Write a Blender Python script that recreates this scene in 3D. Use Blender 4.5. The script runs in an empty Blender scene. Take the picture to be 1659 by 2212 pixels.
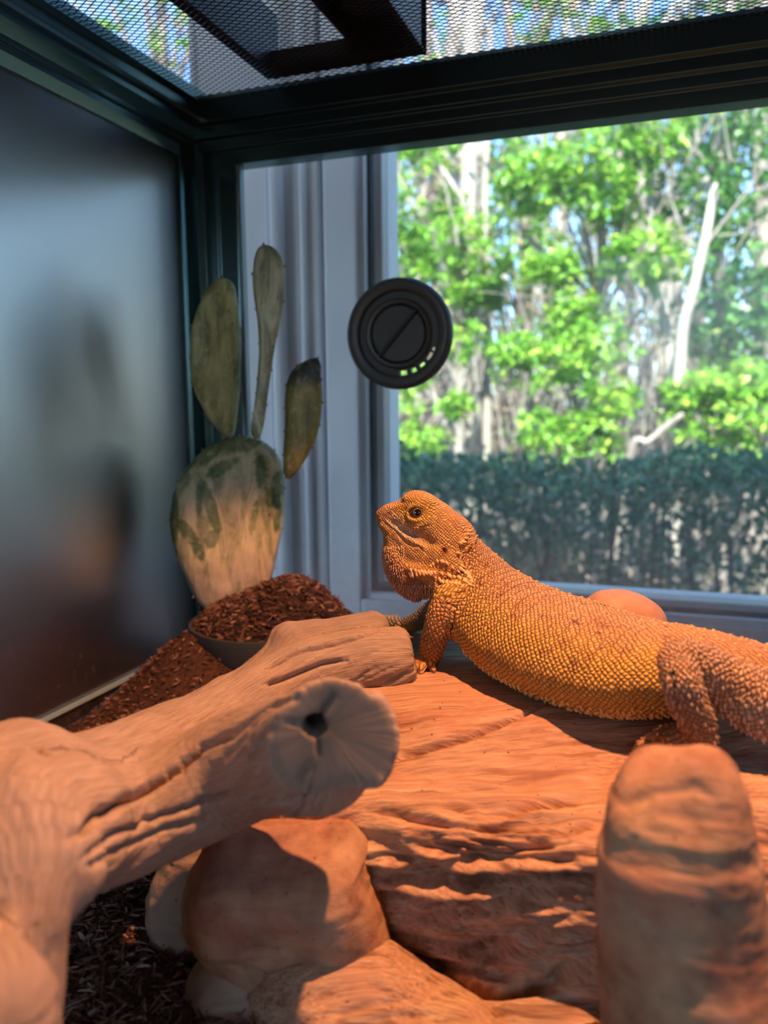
import bpy, bmesh, math, random
import numpy as np
import openvdb
from mathutils import Vector, Matrix

# ------------------------------------------------------------------ camera, world, sun, exposure
scene = bpy.context.scene
col = scene.collection
FPX, CX, CY = 1740.0, 829.5, 1106.0            # focal length and centre in pixels of the 1659 x 2212 frame
CAM = np.array([0.0, 0.0, 0.26])
_dy = np.array([1452 - CX, -(874 - CY), FPX]); _dy /= np.linalg.norm(_dy)
_dx = -np.array([-4225 - CX, -(928 - CY), FPX]); _dx = _dx - _dy * (_dx @ _dy); _dx /= np.linalg.norm(_dx)
_dz = np.cross(_dx, _dy)
if _dz[1] < 0: _dz = -_dz
CM = np.array([_dx, _dy, _dz])                 # world = CM @ (right, up, forward)
RIGHT, UPV, FWD = CM[:, 0], CM[:, 1], CM[:, 2]

def ray(px, py): return CM @ np.array([(px - CX) / FPX, -(py - CY) / FPX, 1.0])
def atY(px, py, Y): r = ray(px, py); return CAM + r * (Y - CAM[1]) / r[1]
def atZ(px, py, Z): r = ray(px, py); return CAM + r * (Z - CAM[2]) / r[2]
def atX(px, py, X): r = ray(px, py); return CAM + r * (X - CAM[0]) / r[0]
def pix(V):
    c = (V - CAM) @ CM
    return CX + FPX * c[:, 0] / c[:, 2], CY - FPX * c[:, 1] / c[:, 2], c[:, 2]

cam = bpy.data.cameras.new('camera')
cam_o = bpy.data.objects.new('camera', cam); col.objects.link(cam_o)
cam.sensor_fit = 'HORIZONTAL'; cam.sensor_width = 36.0
cam.lens = FPX / 1659.0 * 36.0
cam.clip_start = 0.01; cam.clip_end = 200
mw = np.eye(4); mw[:3, 0] = RIGHT; mw[:3, 1] = UPV; mw[:3, 2] = -FWD; mw[:3, 3] = CAM
cam_o.matrix_world = Matrix(mw.tolist())
cam.dof.use_dof = True
cam.dof.focus_distance = 0.398
cam.dof.aperture_fstop = cam.lens / 3.4         # a phone lens: about 3.4 mm of opening
scene.camera = cam_o

world = bpy.data.worlds.new('sky'); scene.world = world; world.use_nodes = True
wn = world.node_tree.nodes; wl = world.node_tree.links
for n in list(wn): wn.remove(n)
w_sky = wn.new('ShaderNodeTexSky'); w_sky.sky_type = 'NISHITA'; w_sky.sun_disc = False
w_sky.sun_elevation = math.radians(50); w_sky.sun_rotation = math.radians(200)
w_bg = wn.new('ShaderNodeBackground'); w_bg.inputs['Strength'].default_value = 0.54
w_out = wn.new('ShaderNodeOutputWorld')
w_t = wn.new('ShaderNodeMix'); w_t.data_type = 'RGBA'; w_t.blend_type = 'MULTIPLY'; w_t.inputs[0].default_value = 1.0; w_t.inputs[7].default_value = (0.80, 0.93, 1.12, 1)
wl.new(w_sky.outputs[0], w_t.inputs[6]); wl.new(w_t.outputs[2], w_bg.inputs[0]); wl.new(w_bg.outputs[0], w_out.inputs[0])

sun = bpy.data.lights.new('sun', 'SUN'); sun.energy = 13.0; sun.angle = math.radians(0.6); sun.color = (1.0, 0.95, 0.86)
sun_o = bpy.data.objects.new('sun', sun); col.objects.link(sun_o)
_sd = Vector((-0.25, 1.0, -1.15)).normalized()
sun_o.rotation_euler = _sd.to_track_quat('-Z', 'Y').to_euler()

LAMP_POWER = 25.0
LAMP_COLOR = (1.0, 0.43, 0.19)
LAMP_POS = (0.045, 0.272, 0.60)

vs = scene.view_settings
vs.view_transform = 'Standard'; vs.look = 'None'; vs.gamma = 1.0; vs.exposure = 0.40; vs.use_curve_mapping = False
scene.cycles.max_bounces = 4; scene.cycles.diffuse_bounces = 3; scene.cycles.glossy_bounces = 2
scene.cycles.transparent_max_bounces = 8; scene.cycles.transmission_bounces = 3
scene.cycles.sample_clamp_indirect = 4.0; scene.cycles.use_light_tree = False
scene.cycles.caustics_reflective = False; scene.cycles.caustics_refractive = False

rng = np.random.default_rng(7)
random.seed(7)

# ------------------------------------------------------------------ helpers: objects and tags
def tag(o, label=None, cat=None, group=None, kind=None):
    if label: o['label'] = label
    if cat: o['category'] = cat
    if group: o['group'] = group
    if kind: o['kind'] = kind
    return o
def empty(name, loc=(0, 0, 0)):
    o = bpy.data.objects.new(name, None); o.location = loc; col.objects.link(o); o.empty_display_size = 0.02
    return o
def link(name, me, mat=None, parent=None):
    o = bpy.data.objects.new(name, me); col.objects.link(o)
    if mat is not None:
        me.materials.clear(); me.materials.append(mat)
    if parent is not None:
        o.parent = parent
        o.matrix_parent_inverse = Matrix.Translation(-Vector(parent.location)) if parent.type == 'EMPTY' else Matrix.Identity(4)
    return o
def np_mesh(name, V, F, smooth=True):
    V = np.ascontiguousarray(V, dtype=np.float32); F = np.ascontiguousarray(F, dtype=np.int32)
    me = bpy.data.meshes.new(name)
    n = F.shape[1]
    me.vertices.add(len(V)); me.vertices.foreach_set('co', V.ravel())
    me.loops.add(F.size); me.loops.foreach_set('vertex_index', F.ravel())
    me.polygons.add(len(F)); me.polygons.foreach_set('loop_start', np.arange(0, F.size, n, dtype=np.int32))
    me.polygons.foreach_set('loop_total', np.full(len(F), n, dtype=np.int32))
    me.update(calc_edges=True); me.validate()
    me.polygons.foreach_set('use_smooth', np.full(len(me.polygons), smooth, dtype=bool))
    return me
def attr_vec(me, name, A):
    a = me.attributes.new(name, 'FLOAT_VECTOR', 'POINT'); a.data.foreach_set('vector', np.ascontiguousarray(A, dtype=np.float32).ravel())
def attr_col(me, name, A):
    if A.shape[1] == 3: A = np.concatenate([A, np.ones((len(A), 1))], 1)
    a = me.attributes.new(name, 'FLOAT_COLOR', 'POINT'); a.data.foreach_set('color', np.ascontiguousarray(A, dtype=np.float32).ravel())
def normals(me):
    N = np.zeros(len(me.vertices) * 3, dtype=np.float32); me.vertices.foreach_get('normal', N); return N.reshape(-1, 3)

class MB:
    """collects boxes, prisms and lathes into one mesh"""
    def __init__(s): s.V = []; s.F = []
    def add(s, V, F):
        b = len(s.V); s.V += [tuple(v) for v in V]; s.F += [tuple(i + b for i in f) for f in F]; return s
    def box(s, x0, x1, y0, y1, z0, z1):
        return s.add([(x0, y0, z0), (x1, y0, z0), (x1, y1, z0), (x0, y1, z0), (x0, y0, z1), (x1, y0, z1), (x1, y1, z1), (x0, y1, z1)],
                     [(3, 2, 1, 0), (4, 5, 6, 7), (0, 1, 5, 4), (1, 2, 6, 5), (2, 3, 7, 6), (3, 0, 4, 7)])
    def prism(s, poly, axis, a, b):
        """extrude a 2D polygon along axis 'x' (poly in y,z), 'y' (x,z) or 'z' (x,y)"""
        def P(p, t): return {'x': (t, p[0], p[1]), 'y': (p[0], t, p[1]), 'z': (p[0], p[1], t)}[axis]
        n = len(poly)
        return s.add([P(p, a) for p in poly] + [P(p, b) for p in poly],
                     [(i, (i + 1) % n, n + (i + 1) % n, n + i) for i in range(n)] + [tuple(range(n))[::-1], tuple(range(n, 2 * n))])
    def lathe(s, prof, c=(0, 0, 0), axis='z', n=48, closed=False):
        m = len(prof); V = []
        for r, h in prof:
            for i in range(n):
                t = 2 * math.pi * i / n; u, v = r * math.cos(t), r * math.sin(t)
                V.append((c[0] + u, c[1] + v, c[2] + h) if axis == 'z' else (c[0] + u, c[1] + h, c[2] + v))
        rows = m if closed else m - 1
        F = [(j * n + i, j * n + (i + 1) % n, ((j + 1) % m) * n + (i + 1) % n, ((j + 1) % m) * n + i) for j in range(rows) for i in range(n)]
        return s.add(V, F)
    def build(s, name, mat, parent=None, smooth=False, bevel=0.0, auto=False):
        me = bpy.data.meshes.new(name); me.from_pydata(s.V, [], s.F); me.update()
        bm = bmesh.new(); bm.from_mesh(me); bmesh.ops.recalc_face_normals(bm, faces=bm.faces[:]); 
        if bevel > 0:
            bmesh.ops.bevel(bm, geom=[e for e in bm.edges if len(e.link_faces) == 2 and e.calc_face_angle(0) > 0.5], offset=bevel, segments=2, profile=0.6, affect='EDGES')
        if smooth:
            for f in bm.faces: f.smooth = True
            for e in bm.edges:
                if len(e.link_faces) == 2 and e.calc_face_angle(0) > 0.7: e.smooth = False
        bm.to_mesh(me); bm.free()
        return link(name, me, mat, parent)

# ------------------------------------------------------------------ helpers: noise (numpy)
def _h(ix, iy, iz, seed):
    n = (ix.astype(np.int64) * 374761393 + iy.astype(np.int64) * 668265263 + iz.astype(np.int64) * 2147483647 + seed * 1274126177) & 0xffffffff
    n = ((n ^ (n >> 13)) * 1274126177) & 0xffffffff
    n = ((n ^ (n >> 16)) * 2246822519) & 0xffffffff
    return ((n ^ (n >> 15)) & 0xffff).astype(np.float32) / 65535.0
def vnoise(P, seed=0):
    """value noise in -1..1"""
    I = np.floor(P).astype(np.int64); f = (P - I).astype(np.float32); f = f * f * f * (f * (f * 6 - 15) + 10)
    x, y, z = I[:, 0], I[:, 1], I[:, 2]; u, v, w = f[:, 0], f[:, 1], f[:, 2]
    r = 0
    for dz_ in (0, 1):
        for dy_ in (0, 1):
            for dx_ in (0, 1):
                r = r + _h(x + dx_, y + dy_, z + dz_, seed) * (u if dx_ else 1 - u) * (v if dy_ else 1 - v) * (w if dz_ else 1 - w)
    return r * 2 - 1
def fbm(P, octv=4, seed=0, gain=0.5):
    P = np.asarray(P, dtype=np.float64); a = 1.0; r = 0; t = 0
    for o in range(octv):
        r = r + a * vnoise(P * (2.03 ** o) + o * 17.3, seed + o); t += a; a *= gain
    return r / t
def sstep(a, b, x):
    t = np.clip((x - a) / (b - a), 0, 1); return t * t * (3 - 2 * t)

# ------------------------------------------------------------------ helpers: signed-distance modelling
def catmull(P, n):
    """resample rows of P (n x k) with a Catmull-Rom spline, n steps per span"""
    P = np.asarray(P, float); Q = np.vstack([2 * P[0] - P[1], P, 2 * P[-1] - P[-2]]); out = []
    for i in range(1, len(Q) - 2):
        for t in np.linspace(0, 1, n, endpoint=False):
            a, b, c, d = Q[i - 1], Q[i], Q[i + 1], Q[i + 2]
            out.append(0.5 * (2 * b + (c - a) * t + (2 * a - 5 * b + 4 * c - d) * t * t + (3 * b - a - 3 * c + d) * t ** 3))
    out.append(P[-1]); return np.array(out)

class Field:
    def __init__(s, lo, hi, h):
        s.lo = np.array(lo, float); s.h = h; s.n = np.ceil((np.array(hi) - s.lo) / h).astype(int) + 1
        s.a = np.full(s.n, 1.0, np.float32); s.lab = np.zeros(s.n, np.int8)
    def block(s, lo, hi):
        i0 = np.clip(np.floor((np.array(lo) - s.lo) / s.h).astype(int), 0, s.n); i1 = np.clip(np.ceil((np.array(hi) - s.lo) / s.h).astype(int) + 1, 0, s.n)
        if np.any(i1 <= i0): return None, None
        sl = tuple(slice(a, b) for a, b in zip(i0, i1))
        ax = [(s.lo[k] + s.h * np.arange(i0[k], i1[k])).astype(np.float32) for k in range(3)]
        return sl, (ax[0][:, None, None], ax[1][None, :, None], ax[2][None, None, :])
    def merge(s, sl, d, k, lab=0, sub=False):
        a = s.a[sl]
        if sub:
            d = -d
            h = np.clip(0.5 - 0.5 * (a - d) / k, 0, 1); s.a[sl] = a * (1 - h) + d * h + k * h * (1 - h)
        else:
            L = s.lab[sl]; L[d < a] = lab; s.lab[sl] = L
            h = np.clip(0.5 + 0.5 * (a - d) / k, 0, 1); s.a[sl] = a * (1 - h) + d * h - k * h * (1 - h)
    def ellipsoid(s, c, ax, r, k=0.004, lab=0, sub=False):
        """ax: three unit row vectors, r: three radii"""
        ax = np.asarray(ax, float); r = np.asarray(r, float); c = np.asarray(c, float)
        e = np.sqrt(((ax * r[:, None]) ** 2).sum(0)) + 2.5 * k + 3 * s.h
        sl, g = s.block(c - e, c + e)
        if sl is None: return
        v = [(g[0] - c[0]), (g[1] - c[1]), (g[2] - c[2])]; k0 = 0; k1 = 0
        for i in range(3):
            u = v[0] * np.float32(ax[i][0]) + v[1] * np.float32(ax[i][1]) + v[2] * np.float32(ax[i][2])
            k0 = k0 + (u / np.float32(r[i])) ** 2; k1 = k1 + (u / np.float32(r[i] ** 2)) ** 2
        k0 = np.sqrt(k0); k1 = np.sqrt(k1)
        s.merge(sl, np.where(k1 < 1e-6, -min(r), k0 * (k0 - 1) / np.maximum(k1, 1e-6)).astype(np.float32), k, lab, sub)
    def rbox(s, c, ax, half, rad, k=0.004, lab=0, sub=False):
        ax = np.asarray(ax, float); half = np.asarray(half, float); c = np.asarray(c, float)
        e = np.sqrt(((ax * half[:, None]) ** 2).sum(0)) * 1.5 + rad + 2.5 * k + 3 * s.h
        sl, g = s.block(c - e, c + e)
        if sl is None: return
        v = [(g[0] - c[0]), (g[1] - c[1]), (g[2] - c[2])]; q = []
        for i in range(3):
            u = v[0] * np.float32(ax[i][0]) + v[1] * np.float32(ax[i][1]) + v[2] * np.float32(ax[i][2])
            q.append(np.abs(u) - np.float32(half[i] - rad))
        d = np.sqrt(np.maximum(q[0], 0) ** 2 + np.maximum(q[1], 0) ** 2 + np.maximum(q[2], 0) ** 2) + np.minimum(np.maximum(np.maximum(q[0], q[1]), q[2]), 0) - np.float32(rad)
        s.merge(sl, d.astype(np.float32), k, lab, sub)
    def sweep(s, P, A, B=None, lat=None, k=0.004, lab=0, steps=4, sub=False):
        """tube along P with half-width A (along lat) and half-height B"""
        P = np.asarray(P, float); A = np.asarray(A, float); B = A if B is None else np.asarray(B, float)
        if steps > 1: Q = catmull(np.column_stack([P, A, B]), steps)
        else: Q = np.column_stack([P, A, B])
        P, A, B = Q[:, :3], Q[:, 3], Q[:, 4]
        R = np.maximum(A, B)
        Rm = np.maximum(R, np.maximum(np.r_[R[1:], R[-1]], np.r_[R[0], R[:-1]])); lo = (P - Rm[:, None]).min(0) - 2.5 * k - 4 * s.h; hi = (P + Rm[:, None]).max(0) + 2.5 * k + 4 * s.h
        sl, g = s.block(lo, hi)
        if sl is None: return
        T = np.full([x.stop - x.start for x in sl], 0.5, np.float32)
        off = [x.start for x in sl]
        for i in range(len(P) - 1):
            a, b = P[i], P[i + 1]; L = np.linalg.norm(b - a); t_ = (b - a) / max(L, 1e-9)
            l_ = np.array(lat if lat is not None else (0.31, 0.87, 0.38), float); l_ = l_ - t_ * (l_ @ t_); l_ /= np.linalg.norm(l_); u_ = np.cross(t_, l_)
            m = max(R[i], R[i + 1]) + 2.5 * k + 3 * s.h
            sl2, g2 = s.block(np.minimum(a, b) - m, np.maximum(a, b) + m)
            if sl2 is None: continue
            v = [g2[j] - np.float32(a[j]) for j in range(3)]
            dt = v[0] * np.float32(t_[0]) + v[1] * np.float32(t_[1]) + v[2] * np.float32(t_[2])
            tc = np.clip(dt / np.float32(L), 0, 1); ra = A[i] + (A[i + 1] - A[i]) * tc; rb = B[i] + (B[i + 1] - B[i]) * tc
            u = v[0] * np.float32(l_[0]) + v[1] * np.float32(l_[1]) + v[2] * np.float32(l_[2])
            w = v[0] * np.float32(u_[0]) + v[1] * np.float32(u_[1]) + v[2] * np.float32(u_[2])
            e = dt - tc * np.float32(L); rm = np.minimum(ra, rb)
            k0 = np.sqrt((u / ra) ** 2 + (w / rb) ** 2 + (e / rm) ** 2); k1 = np.sqrt((u / ra ** 2) ** 2 + (w / rb ** 2) ** 2 + (e / rm ** 2) ** 2)
            d = np.where(k1 < 1e-5, -rm, k0 * (k0 - 1) / np.maximum(k1, 1e-5))
            sub_ = tuple(slice(x.start - o, x.stop - o) for x, o in zip(sl2, off))
            T[sub_] = np.minimum(T[sub_], d.astype(np.float32))
        s.merge(sl, T, k, lab, sub)
    def mesh(s, iso=0.0):
        g = openvdb.FloatGrid(1.0); g.copyFromArray(np.clip(s.a, -4 * s.h, 4 * s.h) + 0.0)
        pts, quads = g.convertToQuads(iso)
        V = np.asarray(pts, np.float64); I = np.clip(np.round(V).astype(int), 0, s.n - 1)
        return s.lo + V * s.h, np.asarray(quads)[:, ::-1], s.lab[I[:, 0], I[:, 1], I[:, 2]]

def vnormals(V, F):
    n = np.cross(V[F[:, 2]] - V[F[:, 0]], V[F[:, 3]] - V[F[:, 1]]); N = np.zeros_like(V)
    for j in range(4): 
        for c in range(3): N[:, c] += np.bincount(F[:, j], n[:, c], len(V))
    return N / np.maximum(np.linalg.norm(N, axis=1, keepdims=True), 1e-12)
def vsmooth(V, F, it=2, lam=0.5):
    E = np.vstack([F[:, [0, 1]], F[:, [1, 2]], F[:, [2, 3]], F[:, [3, 0]]]); E = np.vstack([E, E[:, ::-1]])
    cnt = np.bincount(E[:, 0], minlength=len(V)).astype(float)[:, None]
    for _ in range(it):
        S = np.column_stack([np.bincount(E[:, 0], V[E[:, 1], c], len(V)) for c in range(3)])
        V = V + lam * (S / np.maximum(cnt, 1) - V)
    return V
def largest_facing(V, F):
    """make sure faces look outwards (sum of signed volume > 0)"""
    a, b, c = V[F[:, 0]], V[F[:, 1]], V[F[:, 2]]
    return F if np.einsum('ij,ij->i', a, np.cross(b, c)).sum() > 0 else F[:, ::-1]
def on_surface(V, pts_px):
    """the points of the surface that the given photo pixels show"""
    X, Y, D = pix(V); out = []; Q = []
    for (a, b), (c, e) in zip(pts_px[:-1], pts_px[1:]):
        m = max(1, int(math.hypot(c - a, e - b) / 14)); Q += [(a + (c - a) * i / m, b + (e - b) * i / m) for i in range(m)]
    for px, py in Q + [pts_px[-1]]:
        r = 7.0; m = np.zeros(0, int)
        while len(m) == 0 and r < 80:
            m = np.nonzero((np.abs(X - px) < r) & (np.abs(Y - py) < r))[0]; r *= 1.6
        if len(m): out.append(V[m[np.argmin(D[m])]])
    return np.array(out)
def poly_dist(V, P, cull=.02):
    d = np.full(len(V), 1e3); par = np.zeros(len(V))
    ix = np.nonzero(np.all((V > P.min(0) - cull) & (V < P.max(0) + cull), axis=1))[0]
    if len(ix) == 0: return d, par
    W = V[ix]; dw = np.full(len(W), 1e3); pw = np.zeros(len(W))
    for i in range(len(P) - 1):
        a, b = P[i], P[i + 1]; L2 = max(((b - a) ** 2).sum(), 1e-12)
        t = np.clip(((W - a) @ (b - a)) / L2, 0, 1); q = W - a - t[:, None] * (b - a); q = np.sqrt((q * q).sum(1))
        m = q < dw; dw[m] = q[m]; pw[m] = (i + t[m]) / (len(P) - 1)
    d[ix] = dw; par[ix] = pw
    return d, par
def sweep_coords(V, P, lat=None):
    """arc length, angle, radius of each point about a polyline"""
    P = np.asarray(P, float); best = np.full(len(V), 1e9); S = np.zeros(len(V)); A = np.zeros(len(V)); acc = 0
    for i in range(len(P) - 1):
        a, b = P[i], P[i + 1]; L = np.linalg.norm(b - a); t_ = (b - a) / L
        l_ = np.array(lat if lat is not None else (0.31, 0.87, 0.38), float); l_ = l_ - t_ * (l_ @ t_); l_ /= np.linalg.norm(l_); u_ = np.cross(t_, l_)
        v = V - a; dt = v @ t_; tc = np.clip(dt, 0, L); d = np.linalg.norm(v - tc[:, None] * t_, axis=1)
        m = d < best; best[m] = d[m]; S[m] = acc + dt[m]; A[m] = np.arctan2((v @ u_)[m], (v @ l_)[m]); acc += L
    return S, A, best

# ------------------------------------------------------------------ materials
class NM:
    """small node-material builder"""
    def __init__(s, name, rough=0.6, spec=0.5, base=(0.5, 0.5, 0.5), metal=0.0, ior=None):
        s.m = bpy.data.materials.new(name); s.m.use_nodes = True; s.nt = s.m.node_tree; s.N = s.nt.nodes; s.L = s.nt.links
        s.b = s.N['Principled BSDF']; s.out = s.N['Material Output']
        s.set('Roughness', rough); s.set('Specular IOR Level', spec); s.set('Base Color', (*base, 1)); s.set('Metallic', metal)
        if ior: s.set('IOR', ior)
    def set(s, k, v): s.b.inputs[k].default_value = v
    def new(s, t, **kw):
        n = s.N.new(t)
        for k, v in kw.items():
            if k.startswith('_'): n.inputs[k[1:].replace('_', ' ')].default_value = v
            else: setattr(n, k, v)
        return n
    def ln(s, a, b): s.L.new(a, b); return b.node
    def coord(s, kind='Object'): return s.new('ShaderNodeTexCoord').outputs[kind]
    def attr(s, name): 
        a = s.new('ShaderNodeAttribute'); a.attribute_name = name; return a
    def mapping(s, vec, scale=(1, 1, 1), rot=(0, 0, 0)):
        m = s.new('ShaderNodeMapping'); m.inputs['Scale'].default_value = scale; m.inputs['Rotation'].default_value = rot
        s.ln(vec, m.inputs['Vector']); return m.outputs[0]
    def noise(s, vec, scale, detail=4, rough=0.55, dist=0.0):
        n = s.new('ShaderNodeTexNoise'); n.inputs['Scale'].default_value = scale; n.inputs['Detail'].default_value = detail
        n.inputs['Roughness'].default_value = rough; n.inputs['Distortion'].default_value = dist
        if vec is not None: s.ln(vec, n.inputs['Vector'])
        return n.outputs['Fac']
    def ramp(s, fac, stops):
        r = s.new('ShaderNodeValToRGB'); e = r.color_ramp.elements
        while len(e) < len(stops): e.new(0.5)
        for i, (p, c) in enumerate(stops): e[i].position = p; e[i].color = (*c, 1) if len(c) == 3 else c
        s.ln(fac, r.inputs[0]); return r.outputs[0]
    def mix(s, fac, a, b, mode='MIX'):
        m = s.new('ShaderNodeMix'); m.data_type = 'RGBA'; m.blend_type = mode
        for i, v in ((0, fac), (6, a), (7, b)):
            if isinstance(v, (int, float)): m.inputs[i].default_value = v
            elif isinstance(v, tuple): m.inputs[i].default_value = (*v, 1)
            else: s.ln(v, m.inputs[i])
        return m.outputs[2]
    def math(s, op, a, b=None, c=None):
        m = s.new('ShaderNodeMath'); m.operation = op
        for i, v in enumerate((a, b, c)):
            if v is None: continue
            if isinstance(v, (int, float)): m.inputs[i].default_value = v
            else: s.ln(v, m.inputs[i])
        return m.outputs[0]
    def bump(s, h, strength=0.5, dist=0.001, prev=None):
        b = s.new('ShaderNodeBump'); b.inputs['Strength'].default_value = strength; b.inputs['Distance'].default_value = dist
        s.ln(h, b.inputs['Height'])
        if prev is not None: s.ln(prev, b.inputs['Normal'])
        return b.outputs[0]
    def base(s, c): s.ln(c, s.b.inputs['Base Color']); return s
    def normal(s, n): s.ln(n, s.b.inputs['Normal']); return s

M = {}
def plain(name, base, rough, spec=0.5, metal=0.0, bump=None, var=0.0):
    n = NM(name, rough, spec, base, metal)
    c = n.coord()
    if var:
        f = n.noise(c, 14, 5); n.base(n.mix(f, tuple(x * (1 - var) for x in base), tuple(min(1, x * (1 + var)) for x in base)))
    if bump: n.normal(n.bump(n.noise(c, bump[0], 3), bump[1], bump[2]))
    M[name] = n.m; return n
plain('black_aluminium', (0.014, 0.026, 0.029), 0.24, 0.5, bump=(900, 0.05, 0.0004))
for k_, v_ in (('IOR', 2.9), ('Specular Tint', (0.62, 0.98, 1.0, 1))): M['black_aluminium'].node_tree.nodes['Principled BSDF'].inputs[k_].default_value = v_
plain('screen_metal', (0.012, 0.012, 0.014), 0.45, 0.4)
plain('dark_plastic', (0.072, 0.074, 0.064), 0.42, 0.5, bump=(400, 0.05, 0.0005))
plain('clear_strip', (0.40, 0.58, 0.68), 0.25, 0.6)
plain('white_vinyl', (0.84, 0.85, 0.90), 0.4, 0.5, var=0.04)
plain('painted_trim', (0.88, 0.88, 0.92), 0.5, 0.4, var=0.05)
plain('wall_paint', (0.66, 0.58, 0.50), 0.9, 0.2, var=0.03)
plain('ceiling_paint', (0.80, 0.80, 0.79), 0.9, 0.2, var=0.03)
plain('roof_shingle', (0.10, 0.09, 0.09), 0.9, 0.2, var=0.3)
plain('rubber_seal', (0.02, 0.035, 0.04), 0.6)
plain('cabinet_board', (0.03, 0.028, 0.027), 0.5, 0.4, var=0.15)
plain('steel', (0.55, 0.55, 0.56), 0.3, 0.5, 1.0)
plain('reflector', (0.80, 0.80, 0.82), 0.25, 0.5, 0.9)

n = NM('floor_boards', 0.45); c = n.coord(); m_ = n.mapping(c, (1, 7, 1))
n.base(n.ramp(n.noise(m_, 3, 6), [(0.3, (0.16, 0.08, 0.04)), (0.7, (0.34, 0.19, 0.10))])); M['floor_boards'] = n.m

n = NM('side_panel', 0.21, 0.5, (0.017, 0.018, 0.026), ior=4.4)          # dark semi-gloss side panel with dust near the floor
c = n.coord(); sp = n.new('ShaderNodeSeparateXYZ'); n.ln(c, sp.inputs[0])
low = n.math('SUBTRACT', 1.0, n.math('MULTIPLY', n.math('SUBTRACT', sp.outputs[2], 0.05), 8.0))
low = n.math('MAXIMUM', low, 0.0)
du = n.math('MULTIPLY', n.math('GREATER_THAN', n.noise(n.mapping(c, (1, 1, 0.45)), 260, 3), 0.635), low)
n.base(n.mix(du, (0.017, 0.018, 0.026), (0.10, 0.075, 0.055)))
n.set('Roughness', 0.30); M['side_panel'] = n.m

def glass(name, dust, tint, low_dust=0.0, low_z=(0.08, 0.22)):
    n = NM(name); N, L = n.N, n.L; N.remove(n.b)
    tr = n.new('ShaderNodeBsdfTransparent'); tr.inputs[0].default_value = (*tint, 1)
    gl = n.new('ShaderNodeBsdfGlossy'); gl.inputs['Roughness'].default_value = 0.02; gl.inputs['Color'].default_value = (1, 1, 1, 1)
    df = n.new('ShaderNodeBsdfDiffuse'); df.inputs['Color'].default_value = (0.75, 0.74, 0.74, 1)
    fr = n.new('ShaderNodeFresnel'); fr.inputs['IOR'].default_value = 1.16
    m1 = n.new('ShaderNodeMixShader'); n.ln(fr.outputs[0], m1.inputs[0]); n.ln(tr.outputs[0], m1.inputs[1]); n.ln(gl.outputs[0], m1.inputs[2])
    c = n.coord(); f = n.math('MULTIPLY', n.noise(c, 22, 2, 0.6), dust * 2) if low_dust else n.math('ADD', dust, 0.0)
    if low_dust:
        sp = n.new('ShaderNodeSeparateXYZ'); n.ln(c, sp.inputs[0])
        mr = n.new('ShaderNodeMapRange'); mr.inputs[1].default_value = low_z[1]; mr.inputs[2].default_value = low_z[0]; n.ln(sp.outputs[2], mr.inputs[0])
        f = n.math('ADD', f, n.math('MULTIPLY', n.math('MULTIPLY', mr.outputs[0], n.noise(c, 60, 3, 0.7)), low_dust * 2))
    tl = n.new('ShaderNodeBsdfTranslucent'); tl.inputs['Color'].default_value = (0.75, 0.75, 0.76, 1); md = n.new('ShaderNodeMixShader'); n.ln(df.outputs[0], md.inputs[1]); n.ln(tl.outputs[0], md.inputs[2])
    m2 = n.new('ShaderNodeMixShader'); n.ln(f, m2.inputs[0]); n.ln(m1.outputs[0], m2.inputs[1]); n.ln(md.outputs[0], m2.inputs[2])
    n.ln(m2.outputs[0], n.out.inputs[0]); M[name] = n.m
glass('tank_glass', 0.012, (0.95, 0.98, 0.97), 0.10)
glass('window_glass', 0.06, (0.96, 0.98, 0.98))

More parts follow.
